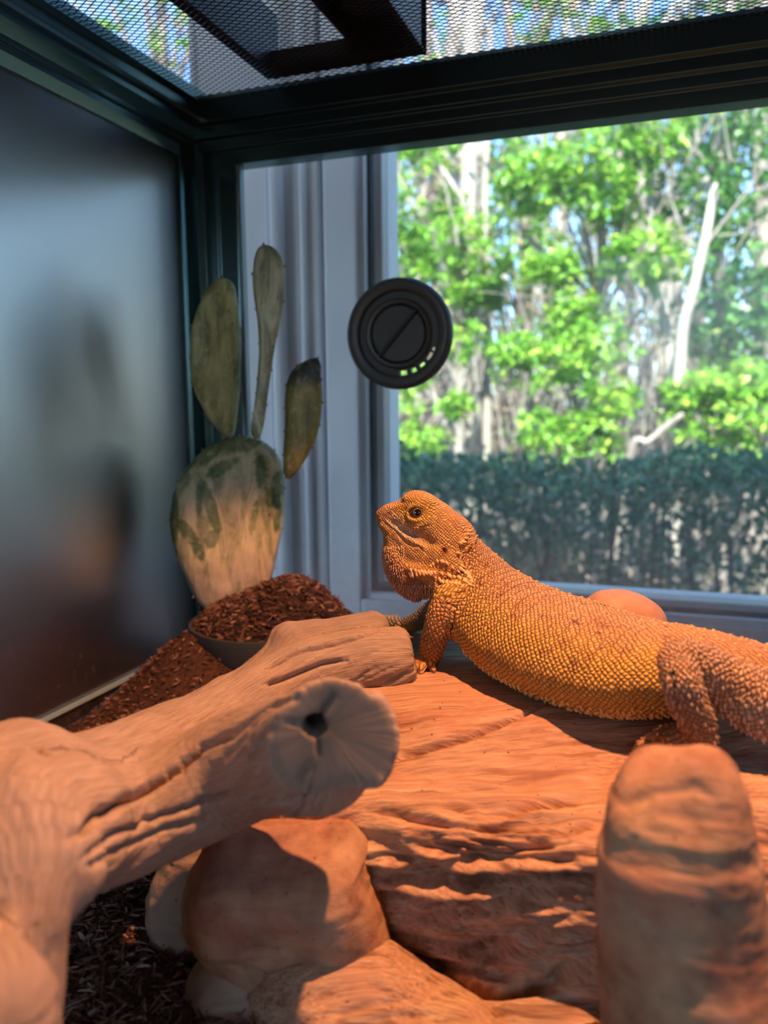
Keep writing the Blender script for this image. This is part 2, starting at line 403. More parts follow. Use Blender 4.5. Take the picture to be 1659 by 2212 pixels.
# resin rock hide: terracotta sandstone with layered grain, red and yellow stains, tiny pits
for nm, lay in (('hide_rock', True), ('hide_stone', False)):      # layered slab; smoother moulded boulders and feet
    n = NM(nm, 0.82, 0.25); c = n.coord(); g = n.attr('grain').outputs['Vector']
    grain = n.noise(n.mapping(g, (14, 900, 900)), 1.0, 5, 0.6, 0.4)
    big = n.noise(c, 32, 5, 0.6); red = n.noise(c, 55, 4, 0.6, 0.6); pale = n.noise(c, 90, 5, 0.65)
    cb = n.ramp(grain if lay else pale, [(0.28, (0.28, 0.145, 0.085)), (0.5, (0.50, 0.295, 0.185)), (0.75, (0.64, 0.42, 0.275))] if lay else [(0.30, (0.22, 0.10, 0.055)), (0.5, (0.38, 0.20, 0.115)), (0.72, (0.50, 0.295, 0.175))])
    cb = n.mix(n.ramp(red, [(0.52, (0, 0, 0)), (0.68, (0.55, 0.55, 0.55))]), cb, (0.42, 0.17, 0.10))
    cb = n.mix(n.ramp(big, [(0.5, (0, 0, 0)), (0.72, (0.45, 0.45, 0.45))]), cb, (0.60, 0.46, 0.24))
    strata = n.noise(n.mapping(g, (7, 190, 240)), 1.0, 4, 0.6, 0.12)
    if lay: cb = n.mix(n.ramp(strata, [(0.36, (0.75, 0.75, 0.75)), (0.45, (0, 0, 0))]), cb, (0.20, 0.085, 0.045))
    if lay: cb = n.mix(n.ramp(strata, [(0.56, (0, 0, 0)), (0.68, (0.5, 0.5, 0.5))]), cb, (0.70, 0.50, 0.36))
    tint = n.attr('tint'); cb = n.mix(tint.outputs['Alpha'], cb, tint.outputs['Color'])
    vo = n.new('ShaderNodeTexVoronoi'); vo.inputs['Scale'].default_value = 210; n.ln(c, vo.inputs['Vector'])
    spx = n.new('ShaderNodeSeparateColor'); n.ln(vo.outputs['Color'], spx.inputs[0]); pit = n.math('MULTIPLY', n.math('LESS_THAN', vo.outputs['Distance'], 0.11), n.math('GREATER_THAN', spx.outputs[0], 0.78))
    cb = n.mix(n.math('MULTIPLY', pit, 0.75), cb, (0.10, 0.045, 0.03))
    n.base(cb)
    nb = n.bump(strata, 0.7, 0.0032 if lay else 0.0006); nb = n.bump(grain, 0.7 if lay else 0.35, 0.0014, nb); nb = n.bump(pale, 0.4, 0.0009, nb); nb = n.bump(n.math('SUBTRACT', 1.0, pit), 0.6, 0.0008, nb); n.normal(nb)
    M[nm] = n.m

n = NM('smooth_rock', 0.6, 0.4); c = n.coord()
n.base(n.ramp(n.noise(c, 60, 6, 0.6), [(0.3, (0.40, 0.19, 0.12)), (0.7, (0.60, 0.34, 0.22))])); n.normal(n.bump(n.noise(c, 300, 5), 0.35, 0.001)); M['smooth_rock'] = n.m

# driftwood
n = NM('driftwood', 0.78, 0.25); c = n.coord(); g = n.attr('grain').outputs['Vector']
fine = n.noise(n.mapping(g, (60, 1500, 1)), 1.0, 5, 0.65, 0.3); mid = n.noise(n.mapping(g, (22, 260, 1)), 1.0, 4, 0.6, 0.5); blot = n.noise(c, 35, 5, 0.6)
cb = n.ramp(fine, [(0.25, (0.22, 0.145, 0.10)), (0.5, (0.40, 0.285, 0.21)), (0.8, (0.53, 0.405, 0.31))])
cb = n.mix(n.ramp(mid, [(0.30, (0.55, 0.55, 0.55)), (0.46, (0, 0, 0))]), cb, (0.33, 0.22, 0.15))
cb = n.mix(n.ramp(blot, [(0.55, (0, 0, 0)), (0.75, (0.5, 0.5, 0.5))]), cb, (0.46, 0.33, 0.23))
tint = n.attr('tint'); cb = n.mix(tint.outputs['Alpha'], cb, tint.outputs['Color']); n.base(cb)
nb = n.bump(fine, 0.7, 0.0010); nb = n.bump(mid, 0.5, 0.0018, nb); n.normal(n.bump(n.noise(c, 700, 3), 0.25, 0.0004, nb)); M['driftwood'] = n.m

# reptile skin: rows of small raised scales laid out in body coordinates
n = NM('dragon_skin', 0.55, 0.35); su = n.attr('scale_uv').outputs['Vector']; cc = n.attr('skin'); c = n.coord()
vo = n.new('ShaderNodeTexVoronoi'); vo.voronoi_dimensions = '2D'; vo.feature = 'F1'; vo.inputs['Scale'].default_value = 1.0; vo.inputs['Randomness'].default_value = 0.26; n.ln(su, vo.inputs['Vector'])
ve = n.new('ShaderNodeTexVoronoi'); ve.voronoi_dimensions = '2D'; ve.feature = 'DISTANCE_TO_EDGE'; ve.inputs['Scale'].default_value = 1.0; ve.inputs['Randomness'].default_value = 0.26; n.ln(su, ve.inputs['Vector'])
edge = n.ramp(ve.outputs['Distance'], [(0.0, (0, 0, 0)), (0.22, (1, 1, 1))])
hgt = n.math('SUBTRACT', 1.0, vo.outputs['Distance'])
spots = n.noise(c, 150, 5, 0.62, 0.5); vari = n.noise(c, 260, 4, 0.6)
wn_ = n.new('ShaderNodeTexWhiteNoise'); wn_.noise_dimensions = '3D'; n.ln(vo.outputs['Position'], wn_.inputs['Vector'])
cb = n.mix(n.math('MULTIPLY', wn_.outputs['Value'], 0.30), cc.outputs['Color'], (1.0, 0.62, 0.22), 'SOFT_LIGHT')
cb = n.mix(n.math('MULTIPLY', n.ramp(spots, [(0.595, (0, 0, 0)), (0.67, (0.8, 0.8, 0.8))]), cc.outputs['Alpha']), cb, (0.20, 0.07, 0.05))
cb = n.mix(n.ramp(vari, [(0.4, (0, 0, 0)), (0.7, (0.3, 0.3, 0.3))]), cb, (0.62, 0.38, 0.20))
szc = n.new('ShaderNodeSeparateXYZ'); n.ln(su, szc.inputs[0]); cb = n.mix(edge, n.mix(n.math('MULTIPLY', szc.outputs[2], 0.66), cb, (0.12, 0.035, 0.012)), cb); n.base(cb)
sz = n.new('ShaderNodeSeparateXYZ'); n.ln(su, sz.inputs[0])
b1 = n.new('ShaderNodeBump'); b1.inputs['Distance'].default_value = 0.0014; n.ln(hgt, b1.inputs['Height']); n.ln(n.math('MULTIPLY', sz.outputs[2], 0.9), b1.inputs['Strength'])
b2 = n.new('ShaderNodeBump'); b2.inputs['Distance'].default_value = 0.0005; n.ln(edge, b2.inputs['Height']); n.ln(n.math('MULTIPLY', sz.outputs[2], 0.5), b2.inputs['Strength']); n.ln(b1.outputs[0], b2.inputs['Normal']); n.normal(b2.outputs[0]); M['dragon_skin'] = n.m
n = NM('dragon_spine', 0.5, 0.35); c = n.coord(); cc = n.attr('skin')
n.base(n.mix(n.noise(c, 500, 2), cc.outputs['Color'], n.mix(0.5, cc.outputs['Color'], (0.9, 0.6, 0.35)))); M['dragon_spine'] = n.m
n = NM('claw', 0.35, 0.5, (0.10, 0.07, 0.05)); M['claw'] = n.m
n = NM('eye', 0.04, 0.7); c = n.attr('eyeuv').outputs['Vector']
ln_ = n.new('ShaderNodeVectorMath'); ln_.operation = 'LENGTH'; n.ln(c, ln_.inputs[0])
n.base(n.ramp(ln_.outputs['Value'], [(0.0, (0.003, 0.002, 0.002)), (0.42, (0.004, 0.003, 0.003)), (0.47, (0.28, 0.15, 0.07)), (0.58, (0.03, 0.018, 0.012)), (0.9, (0.10, 0.05, 0.03))])); M['eye'] = n.m

# cactus
n = NM('cactus_skin', 0.5, 0.4); c = n.coord(); cc = n.attr('skin')
st = n.noise(n.mapping(c, (1, 1, 0.22)), 110, 4, 0.6, 0.7)
cb = n.mix(n.ramp(st, [(0.40, (0, 0, 0)), (0.62, (1, 1, 1))]), cc.outputs['Color'], n.mix(0.65, cc.outputs['Color'], (0.06, 0.10, 0.03)))
cb = n.mix(n.ramp(n.noise(c, 160, 4, 0.6), [(0.5, (0, 0, 0)), (0.75, (0.5, 0.5, 0.5))]), cb, (0.70, 0.68, 0.42)); n.base(cb)
n.normal(n.bump(n.noise(c, 240, 4), 0.3, 0.0008)); M['cactus_skin'] = n.m
plain('areole', (0.38, 0.24, 0.14), 0.8)

# substrate and soil
for nm, a, b in (('husk', (0.055, 0.026, 0.017), (0.22, 0.10, 0.060)), ('soil', (0.035, 0.019, 0.014), (0.13, 0.065, 0.045))):
    n = NM(nm, 0.9, 0.2); c = n.coord(); f = n.noise(c, 420, 6, 0.7)
    n.base(n.ramp(f, [(0.3, a), (0.72, b)])); n.normal(n.bump(f, 0.9, 0.003)); M[nm] = n.m
n = NM('husk_chip', 0.75, 0.25); gm = n.new('ShaderNodeNewGeometry')
n.base(n.ramp(gm.outputs['Random Per Island'], [(0.0, (0.06, 0.026, 0.017)), (0.45, (0.19, 0.082, 0.052)), (0.8, (0.29, 0.15, 0.10)), (1.0, (0.42, 0.28, 0.20))])); M['husk_chip'] = n.m

# garden
def leafmat(name, stops, trans=0.35, rough=0.35):
    n = NM(name, rough, 0.5); gm = n.new('ShaderNodeNewGeometry')
    cb = n.ramp(gm.outputs['Random Per Island'], stops); n.base(cb)
    tl = n.new('ShaderNodeBsdfTranslucent'); n.ln(cb, tl.inputs[0]); mx = n.new('ShaderNodeMixShader'); mx.inputs[0].default_value = trans
    n.ln(n.b.outputs[0], mx.inputs[1]); n.ln(tl.outputs[0], mx.inputs[2]); n.ln(mx.outputs[0], n.out.inputs[0]); M[name] = n.m
leafmat('leaf_bright', [(0.0, (0.10, 0.26, 0.03)), (0.4, (0.22, 0.48, 0.05)), (0.8, (0.36, 0.62, 0.08)), (1.0, (0.62, 0.66, 0.10))])
leafmat('leaf_mid', [(0.0, (0.05, 0.16, 0.04)), (0.5, (0.12, 0.32, 0.07)), (0.9, (0.22, 0.44, 0.10)), (1.0, (0.5, 0.5, 0.12))])
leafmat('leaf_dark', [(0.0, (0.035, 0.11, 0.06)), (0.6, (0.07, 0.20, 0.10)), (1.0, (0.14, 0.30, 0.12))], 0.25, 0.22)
leafmat('leaf_dry', [(0.0, (0.22, 0.14, 0.08)), (0.6, (0.42, 0.30, 0.20)), (1.0, (0.55, 0.46, 0.32))], 0.2, 0.7)
for nm, a, b in (('bark_pale', (0.34, 0.29, 0.25), (0.62, 0.55, 0.48)), ('bark_grey', (0.20, 0.16, 0.14), (0.45, 0.38, 0.33)), ('bark_dark', (0.06, 0.05, 0.045), (0.16, 0.13, 0.11))):
    n = NM(nm, 0.9, 0.2); c = n.coord(); f = n.noise(n.mapping(c, (1, 1, 0.25)), 14, 5, 0.65); n.base(n.ramp(f, [(0.35, a), (0.65, b)])); n.normal(n.bump(f, 0.6, 0.02)); M[nm] = n.m
n = NM('ground_litter', 0.95, 0.1); c = n.coord(); f = n.noise(c, 5, 8, 0.7)
n.base(n.ramp(f, [(0.35, (0.05, 0.08, 0.03)), (0.5, (0.13, 0.12, 0.07)), (0.72, (0.34, 0.26, 0.20))])); n.normal(n.bump(f, 0.8, 0.03)); M['ground_litter'] = n.m

# ------------------------------------------------------------------ setting: the room
X0, X1, Y0R, Z0, Z1 = -2.2, 2.4, -3.2, -0.80, 1.65
def struct(name, mb, mat, **kw): o = mb.build(name, M[mat], **kw); o['kind'] = 'structure'; return o
struct('floor', MB().box(X0 - .1, X1 + .1, Y0R - .1, 0.9, Z0 - .1, Z0), 'floor_boards')
struct('ceiling', MB().box(X0 - .1, X1 + .1, Y0R - .1, 0.9, Z1, Z1 + .1), 'ceiling_paint')
struct('roof', MB().prism([(Y0R - 0.7, 1.78), (-1.2, 2.6), (1.30, 1.78), (1.30, 1.90), (-1.2, 2.75), (Y0R - 0.7, 1.90)], 'x', X0 - 1.5, X1 + 1.5), 'roof_shingle')
def walled(name, x0, x1, y0, y1, z0, z1, axis, ops):
    """a wall with tall openings along its length"""
    mb = MB(); t = (y0 if axis == 'y' else x0); end = (y1 if axis == 'y' else x1)
    def seg(a, b, c, d): mb.box(x0, x1, a, b, c, d) if axis == 'y' else mb.box(a, b, y0, y1, c, d)
    for (a, b, c, d) in ops:
        seg(t, a, z0, z1); seg(a, b, z0, c); seg(a, b, d, z1); t = b
    seg(t, end, z0, z1); struct(name, mb, 'wall_paint')
walled('wall_left', X0 - .1, X0, Y0R - .1, 0.9, Z0, Z1, 'y', [(-1.5, 0.55, -.5, 1.45)])  # unseen opening, added to bring daylight on to the window trim
walled('wall_right', X1, X1 + .1, Y0R - .1, 0.9, Z0, Z1, 'y', [(-1.5, 0.55, -.5, 1.45)])  # matching unseen opening, added for daylight from the other side
walled('wall_front', X0, X1, Y0R - .1, Y0R, Z0, Z1, 'x', [(-.4, .5, .35, 1.4)])  # unseen high opening, added to light cactus and vent from the front
# the wall behind the tank with two windows side by side
YC = 0.750                                        # face of the window casing
YG = 0.795                                        # glazing plane
wx = lambda px, Y=YC, py=700: float(atY(px, py, Y)[0])
MXL, MXR = wx(415, YC, 200), wx(772)              # the broad post between the windows
WZ0 = 0.072; WZ1 = 1.38                           # window opening
WR = 1.15; WL = -1.75                             # far ends of the two windows
bw = MB().box(X0, WL, 0.78, 0.88, Z0, Z1).box(WR, X1, 0.78, 0.88, Z0, Z1).box(WL, WR, 0.78, 0.88, Z0, WZ0 - .01).box(WL, WR, 0.78, 0.88, WZ1, Z1)
bw.box(MXL + .004, MXR - .004, 0.78, 0.88, WZ0 - .01, WZ1)
struct('wall_back', bw, 'wall_paint')
tr = empty('trim_1', (wx(600), 0.76, WZ0)); tr['kind'] = 'structure'
def strip(name, a, b, y, mat='painted_trim', bev=0.0012, depth=None, z0=-0.35, z1=WZ1 + .1):
    MB().box(wx(a, y), wx(b, y), y, depth or 0.782, z0, z1).build(name, M[mat], tr, bevel=bev)
MB().box(MXL, wx(584, .758), 0.758, 0.782, -0.35, WZ1 + .1).build('casing_board', M['painted_trim'], tr, bevel=.001)
strip('casing_bead', 585, 609, 0.746, bev=0.004)
strip('casing_board', 610, 649, 0.758)
strip('casing_bead', 650, 662, 0.750, bev=0.002)
strip('casing_board', 663, 690, 0.756)
strip('casing_groove', 690, 702, 0.770, 'bark_grey', 0.0)
strip('casing_board', 702, 772, YC, bev=0.002)
MB().box(wx(772), WR + .1, YC, 0.782, -0.35, WZ0 - .006).build('casing_apron', M['painted_trim'], tr, bevel=.002)
MB().box(WL - .1, MXL, YC, 0.782, -0.35, WZ0 - .006).build('casing_apron', M['painted_trim'], tr, bevel=.002)
MB().box(WL - .1, WR + .1, YC, 0.782, WZ1, WZ1 + .1).build('casing_head', M['painted_trim'], tr, bevel=.002)
MB().box(WR, WR + .1, YC, 0.782, WZ0 - .006, WZ1).build('casing_board', M['painted_trim'], tr, bevel=.002)
MB().box(WL - .1, WL, YC, 0.782, WZ0 - .006, WZ1).build('casing_board', M['painted_trim'], tr, bevel=.002)
def window(name, x0, x1):
    w = empty(name, ((x0 + x1) / 2, YG, WZ0)); w['kind'] = 'structure'
    f = 0.020
    fr = MB().box(x0, x0 + .006, YC + .006, 0.86, WZ0, WZ1).box(x1 - .006, x1, YC + .006, 0.86, WZ0, WZ1).box(x0, x1, YC + .006, 0.86, WZ0 - .006, WZ0).box(x0, x1, YC + .006, 0.86, WZ1 - .006, WZ1)
    fr.build('window_frame', M['white_vinyl'], w, bevel=.001)
    MB().box(x0 + .006, x0 + .009, 0.766, 0.775, WZ0, WZ1).box(x1 - .009, x1 - .006, 0.766, 0.775, WZ0, WZ1).box(x0, x1, .766, .775, WZ0, WZ0 + .0025).build('weather_seal', M['rubber_seal'], w)
    sh = MB().box(x0 + .006, x0 + .016, 0.780, 0.812, WZ0, WZ1).box(x1 - .016, x1 - .006, 0.780, 0.812, WZ0, WZ1).box(x0 + .006, x1 - .006, 0.776, 0.812, WZ0, WZ0 + .009).box(x0 + .006, x1 - .006, 0.780, 0.812, WZ1 - .014, WZ1)
    sh.build('window_sash', M['white_vinyl'], w, bevel=.0015)
    MB().box(x0 + .014, x1 - .014, YG, YG + .003, WZ0 + .007, WZ1 - .012).build('pane', M['window_glass'], w)
window('window_1', MXR, WR)
window('window_2', WL, MXL)

# a cabinet carries the tank
TX0, TX1, TY0, TY1 = -0.392, 0.52, 0.03, 0.628
cb_ = tag(empty('tank_cabinet', (0.06, 0.33, Z0)), 'black two-door cabinet standing under the reptile tank', 'cabinet')
MB().box(TX0 - .03, TX1 + .03, TY0 - .02, TY1 + .015, Z0, -0.022).build('body', M['cabinet_board'], cb_, bevel=.002)
for x0, x1, hx in ((TX0 - .026, 0.062, 0.03), (0.066, TX1 + .026, 0.098)):
    d_ = MB().box(x0, x1, TY0 - .040, TY0 - .021, Z0 + .06, -0.03).build('door', M['cabinet_board'], cb_, bevel=.002)
    MB().box(hx - .005, hx + .005, TY0 - .058, TY0 - .039, -0.42, -0.30).build('handle', M['steel'], d_, bevel=.002)

# ------------------------------------------------------------------ the tank
tank = tag(empty('reptile_tank', (0.06, 0.33, -0.02)), 'black-framed reptile tank with dark side panel, glass back and mesh screen top', 'terrarium')
XW = -0.3884                                      # inner face of the side panel
ZR = 0.4655; ZM = 0.510                           # lower edge of the top rails, height of the screen
MB().box(TX0 - .012, TX1 + .012, TY0, TY1 + .012, -0.020, 0.0).box(TX0 - .012, TX1 + .012, TY0 - .002, TY0 + .008, -0.02, 0.045).build('base_tray', M['black_aluminium'], tank, bevel=.001)
MB().box(XW - .006, XW, TY0 + .01, TY1, 0.0, ZR + .01).build('side_panel', M['side_panel'], tank)
MB().box(TX1 - .004, TX1 + .002, TY0 + .01, TY1, 0.0, ZR + .01).build('side_panel', M['side_panel'], tank)
BG = 0.622
MB().box(XW + .03, TX1 - .03, BG, BG + .004, 0.0, ZR + .01).build('back_glass', M['tank_glass'], tank)
MB().box(XW + .0005, XW + .0036, TY0 + .02, TY1 - .03, 0.0548, 0.0572).build('floor_channel', M['clear_strip'], tank)
# rails: extruded ridged profile (side rails run along y, back and front rails along x)
prof = [(0, 0), (0.0015, 0), (0.0042, 0.0080), (0.0042, 0.0125), (0.0062, 0.0131), (0.0064, 0.0165), (0.0094, 0.0250), (0.0095, 0.0300), (0.0125, 0.0306), (0.0148, 0.0322), (0.0150, 0.0400), (0.0200, 0.0412), (0.0200, 0.0500), (-0.012, 0.0500), (-0.012, 0.0)]
MB().prism([(XW + a, ZR + b) for a, b in prof], 'y', TY0, TY1 + .010).build('top_rail', M['black_aluminium'], tank, bevel=.0004)
MB().prism([(TX1 - a - .004, ZR + b) for a, b in prof], 'y', TY0, TY1 + .010).build('top_rail', M['black_aluminium'], tank, bevel=.0004)
ZB = 0.4610
profb = [(0, 0), (0.0030, 0), (0.0034, 0.0110), (0.0062, 0.0120), (0.0066, 0.0200), (0.0105, 0.0212), (0.0110, 0.0300), (0.0165, 0.0312), (0.0170, 0.0520), (-0.014, 0.0520), (-0.014, 0.0)]
MB().prism([(BG - a, ZB + b) for a, b in profb], 'x', XW - .012, TX1 + .010).build('top_rail', M['black_aluminium'], tank, bevel=.0004)
MB().prism([(TY0 + .012 + a, ZR + b) for a, b in prof], 'x', XW - .012, TX1 + .010).build('top_rail', M['black_aluminium'], tank, bevel=.0004)
# corner posts
post = [(XW - .012, BG + .012), (XW - .012, BG - .030), (XW + .004, BG - .030), (XW + .0048, BG - .026), (XW + .0048, BG - .008), (XW + .010, BG - .0045), (XW + .022, BG - .0045), (XW + .0225, BG - .0015), (XW + .0395, BG - .0015), (XW + .0395, BG + .012)]
MB().prism(post, 'z', 0.0, ZB + .03).build('corner_post', M['black_aluminium'], tank, bevel=.0005)
MB().prism([(TX1 + XW - x, y) for x, y in post], 'z', 0.0, ZB + .03).build('corner_post', M['black_aluminium'], tank, bevel=.0005)
MB().box(XW - .012, XW + .004, TY0, TY0 + .02, 0, ZR + .01).build('corner_post', M['black_aluminium'], tank, bevel=.0005)
MB().box(TX1 - .008, TX1 + .010, TY0, TY0 + .02, 0, ZR + .01).build('corner_post', M['black_aluminium'], tank, bevel=.0005)
MB().box(XW + .0398, XW + .0412, BG - .001, BG + .003, 0.0, ZB + .002).box(XW + .0424, XW + .0432, BG - .0012, BG + .003, 0.0, ZB + .002).build('glass_edge', M['clear_strip'], tank)
# the expanded-metal screen: zigzag strands that meet at the knuckles
sx, sy_, sw, sth = 0.0085, 0.0026, 0.00042, 0.0005
xa, xb, ya, yb = XW + .014, TX1 - .016, TY0 + .02, BG - .012
nx = int((xb - xa) / (sx / 2)); ny = int((yb - ya) / sy_)
xs = xa + np.arange(nx + 1) * sx / 2
VV = []; FF = []; vb = 0
for j in range(ny + 1):
    zz = np.where((np.arange(nx + 1) + j) % 2 == 0, 1.0, -1.0)
    yc = ya + j * sy_ + zz * sy_ * 0.47
    q = np.stack([np.stack([xs, yc - sw, np.full_like(xs, ZM - sth)], 1), np.stack([xs, yc + sw, np.full_like(xs, ZM - sth * .2)], 1),
                  np.stack([xs, yc + sw, np.full_like(xs, ZM + sth)], 1), np.stack([xs, yc - sw, np.full_like(xs, ZM + sth * .2)], 1)], 1).reshape(-1, 3)
    i = np.arange(nx)[:, None] * 4 + vb
    for a in range(4): FF.append(np.column_stack([i[:, 0] + a, i[:, 0] + 4 + a, i[:, 0] + 4 + (a + 1) % 4, i[:, 0] + (a + 1) % 4]))
    VV.append(q); vb += len(q)
scr = link('mesh_screen', np_mesh('mesh_screen', np.vstack(VV), np.vstack(FF), False), M['screen_metal'], tank); scr['kind'] = 'stuff'
MB().box(xa - .012, xa, ya, yb, ZM - .001, ZM + .001).box(xb, xb + .012, ya, yb, ZM - .001, ZM + .001).box(xa - .012, xb + .012, yb, yb + .014, ZM - .001, ZM + .001).build('screen_border', M['screen_metal'], tank)

# round cable and vent port on the back glass
pc = atY(865, 722, BG); PR = 0.0437; yf = BG
vp = MB()
vp.lathe([(PR * .86, 0.002), (PR * .99, 0.001), (PR, -0.002), (PR * .99, -0.006), (PR * .93, -0.0092), (PR * .84, -0.0098), (PR * .77, -0.0085), (PR * .755, -0.004), (PR * .74, -0.0005), (PR * .74, 0.002)], (pc[0], yf, pc[2]), 'y', 72, closed=True)
port = vp.build('vent_port', M['dark_plastic'], tank, smooth=True)
ring = MB(); nseg = 120; r0, r1 = PR * .60, PR * .80
slots = [(-85, 5.6), (-68, 5.2), (-51.5, 5.0), (-36, 4.6), (-24, 3.2)]
for i in range(nseg):
    a0, a1 = 2 * math.pi * i / nseg, 2 * math.pi * (i + 1) / nseg; dm = (math.degrees((a0 + a1) / 2) + 180) % 360 - 180
    open_ = any(abs(dm - c_) < h_ for c_, h_ in slots)
    for ra, rb in ((r0, PR * .66),) + (() if open_ else ((PR * .66, PR * .755),)) + ((PR * .755, r1),):
        P_ = [(pc[0] + r * math.cos(a), yf + y, pc[2] + r * math.sin(a)) for y in (-.0035, 0.0015) for r, a in ((ra, a0), (rb, a0), (rb, a1), (ra, a1))]
        ring.add(P_, [(0, 1, 2, 3), (7, 6, 5, 4), (0, 4, 5, 1), (1, 5, 6, 2), (2, 6, 7, 3), (3, 7, 4, 0)])
ring.build('slotted_ring', M['dark_plastic'], port)
dk = MB(); dk.lathe([(0.0001, -0.0055), (PR * .49, -0.0055), (PR * .52, -0.0030), (PR * .545, -0.0062), (PR * .60, -0.0066), (PR * .635, -0.0048), (PR * .635, 0.0), (0.0001, 0.0)], (pc[0], yf, pc[2]), 'y', 72)
dk.build('turning_disc', M['dark_plastic'], port, smooth=True)
br = MB(); L_, W_ = PR * .54, .0013; a_ = math.radians(48); ca, sa = math.cos(a_), math.sin(a_)
br.add([(pc[0] + ca * l - sa * w, yf - y, pc[2] + sa * l + ca * w) for y in (.004, .0095) for l, w in ((-L_, -W_), (L_, -W_), (L_, W_), (-L_, W_))],
       [(3, 2, 1, 0), (4, 5, 6, 7), (0, 1, 5, 4), (1, 2, 6, 5), (2, 3, 7, 6), (3, 0, 4, 7)])
br.build('finger_grip', M['rubber_seal'], port, bevel=.0006)

# square light hood lying on the screen, seen from below through it
hx0, hx1, hy0, hy1, hz = -0.305, -0.176, 0.385, 0.597, ZM + .003
hood = tag(empty('light_hood', ((hx0 + hx1) / 2, (hy0 + hy1) / 2, hz)), 'dark square light hood lying on the mesh screen top above the cactus', 'lamp')
t_ = .010
hm_ = hx0 + .078
MB().box(hx0, hx0 + t_, hy0, hy1, hz, hz + .045).box(hx1 - t_ * .5, hx1, hy0, hy1, hz, hz + .07).box(hx0, hm_, hy1 - t_ * 1.6, hy1, hz, hz + .014).box(hm_, hx1, hy1 - t_ * 1.6, hy1, hz, hz + .07).box(hx0, hx1, hy0, hy0 + t_, hz, hz + .07).box(hm_, hx1, hy0, hy1, hz + .07, hz + .078).box(hm_ - .004, hm_, hy0, hy1, hz + .01, hz + .07).build('housing', M['dark_plastic'], hood, bevel=.001)
sk_ = MB(); sk_.lathe([(.0001, .060), (.016, .060), (.019, .045), (.021, .03), (.017, .015), (.0001, .010)], (hx1 - .028, 0.545, hz), 'z', 32); sk_.build('bulb_socket', M['dark_plastic'], hood, smooth=True)

# basking lamp: dome on the screen with the warm bulb inside
lx, ly, lz = LAMP_POS
bl = tag(empty('basking_lamp', (lx, ly, ZM + .001)), 'black dome heat lamp standing on the mesh screen over the dragon', 'lamp')
dm_ = MB(); dm_.lathe([(.098, ZM + .002), (.100, ZM + .004), (.088, ZM + .05), (.062, ZM + .105), (.030, ZM + .128), (.024, ZM + .18), (.0001, ZM + .182), (.0001, ZM + .176), (.020, ZM + .174), (.026, ZM + .124), (.058, ZM + .101), (.084, ZM + .049), (.096, ZM + .003)], (lx, ly, 0), 'z', 48, closed=False)
dm_.build('dome', M['black_aluminium'], bl, smooth=True)
spot = bpy.data.lights.new('heat_bulb_light', 'SPOT'); spot.energy = LAMP_POWER; spot.color = LAMP_COLOR; spot.spot_size = math.radians(92); spot.spot_blend = 0.18; spot.shadow_soft_size = 0.007
so = bpy.data.objects.new('heat_bulb_light', spot); col.objects.link(so); so.location = LAMP_POS; so.rotation_euler = Vector((-0.22, -0.12, -1.0)).to_track_quat('-Z', 'Y').to_euler(); so.parent = bl; so.matrix_parent_inverse = Matrix.Translation(-Vector(bl.location))

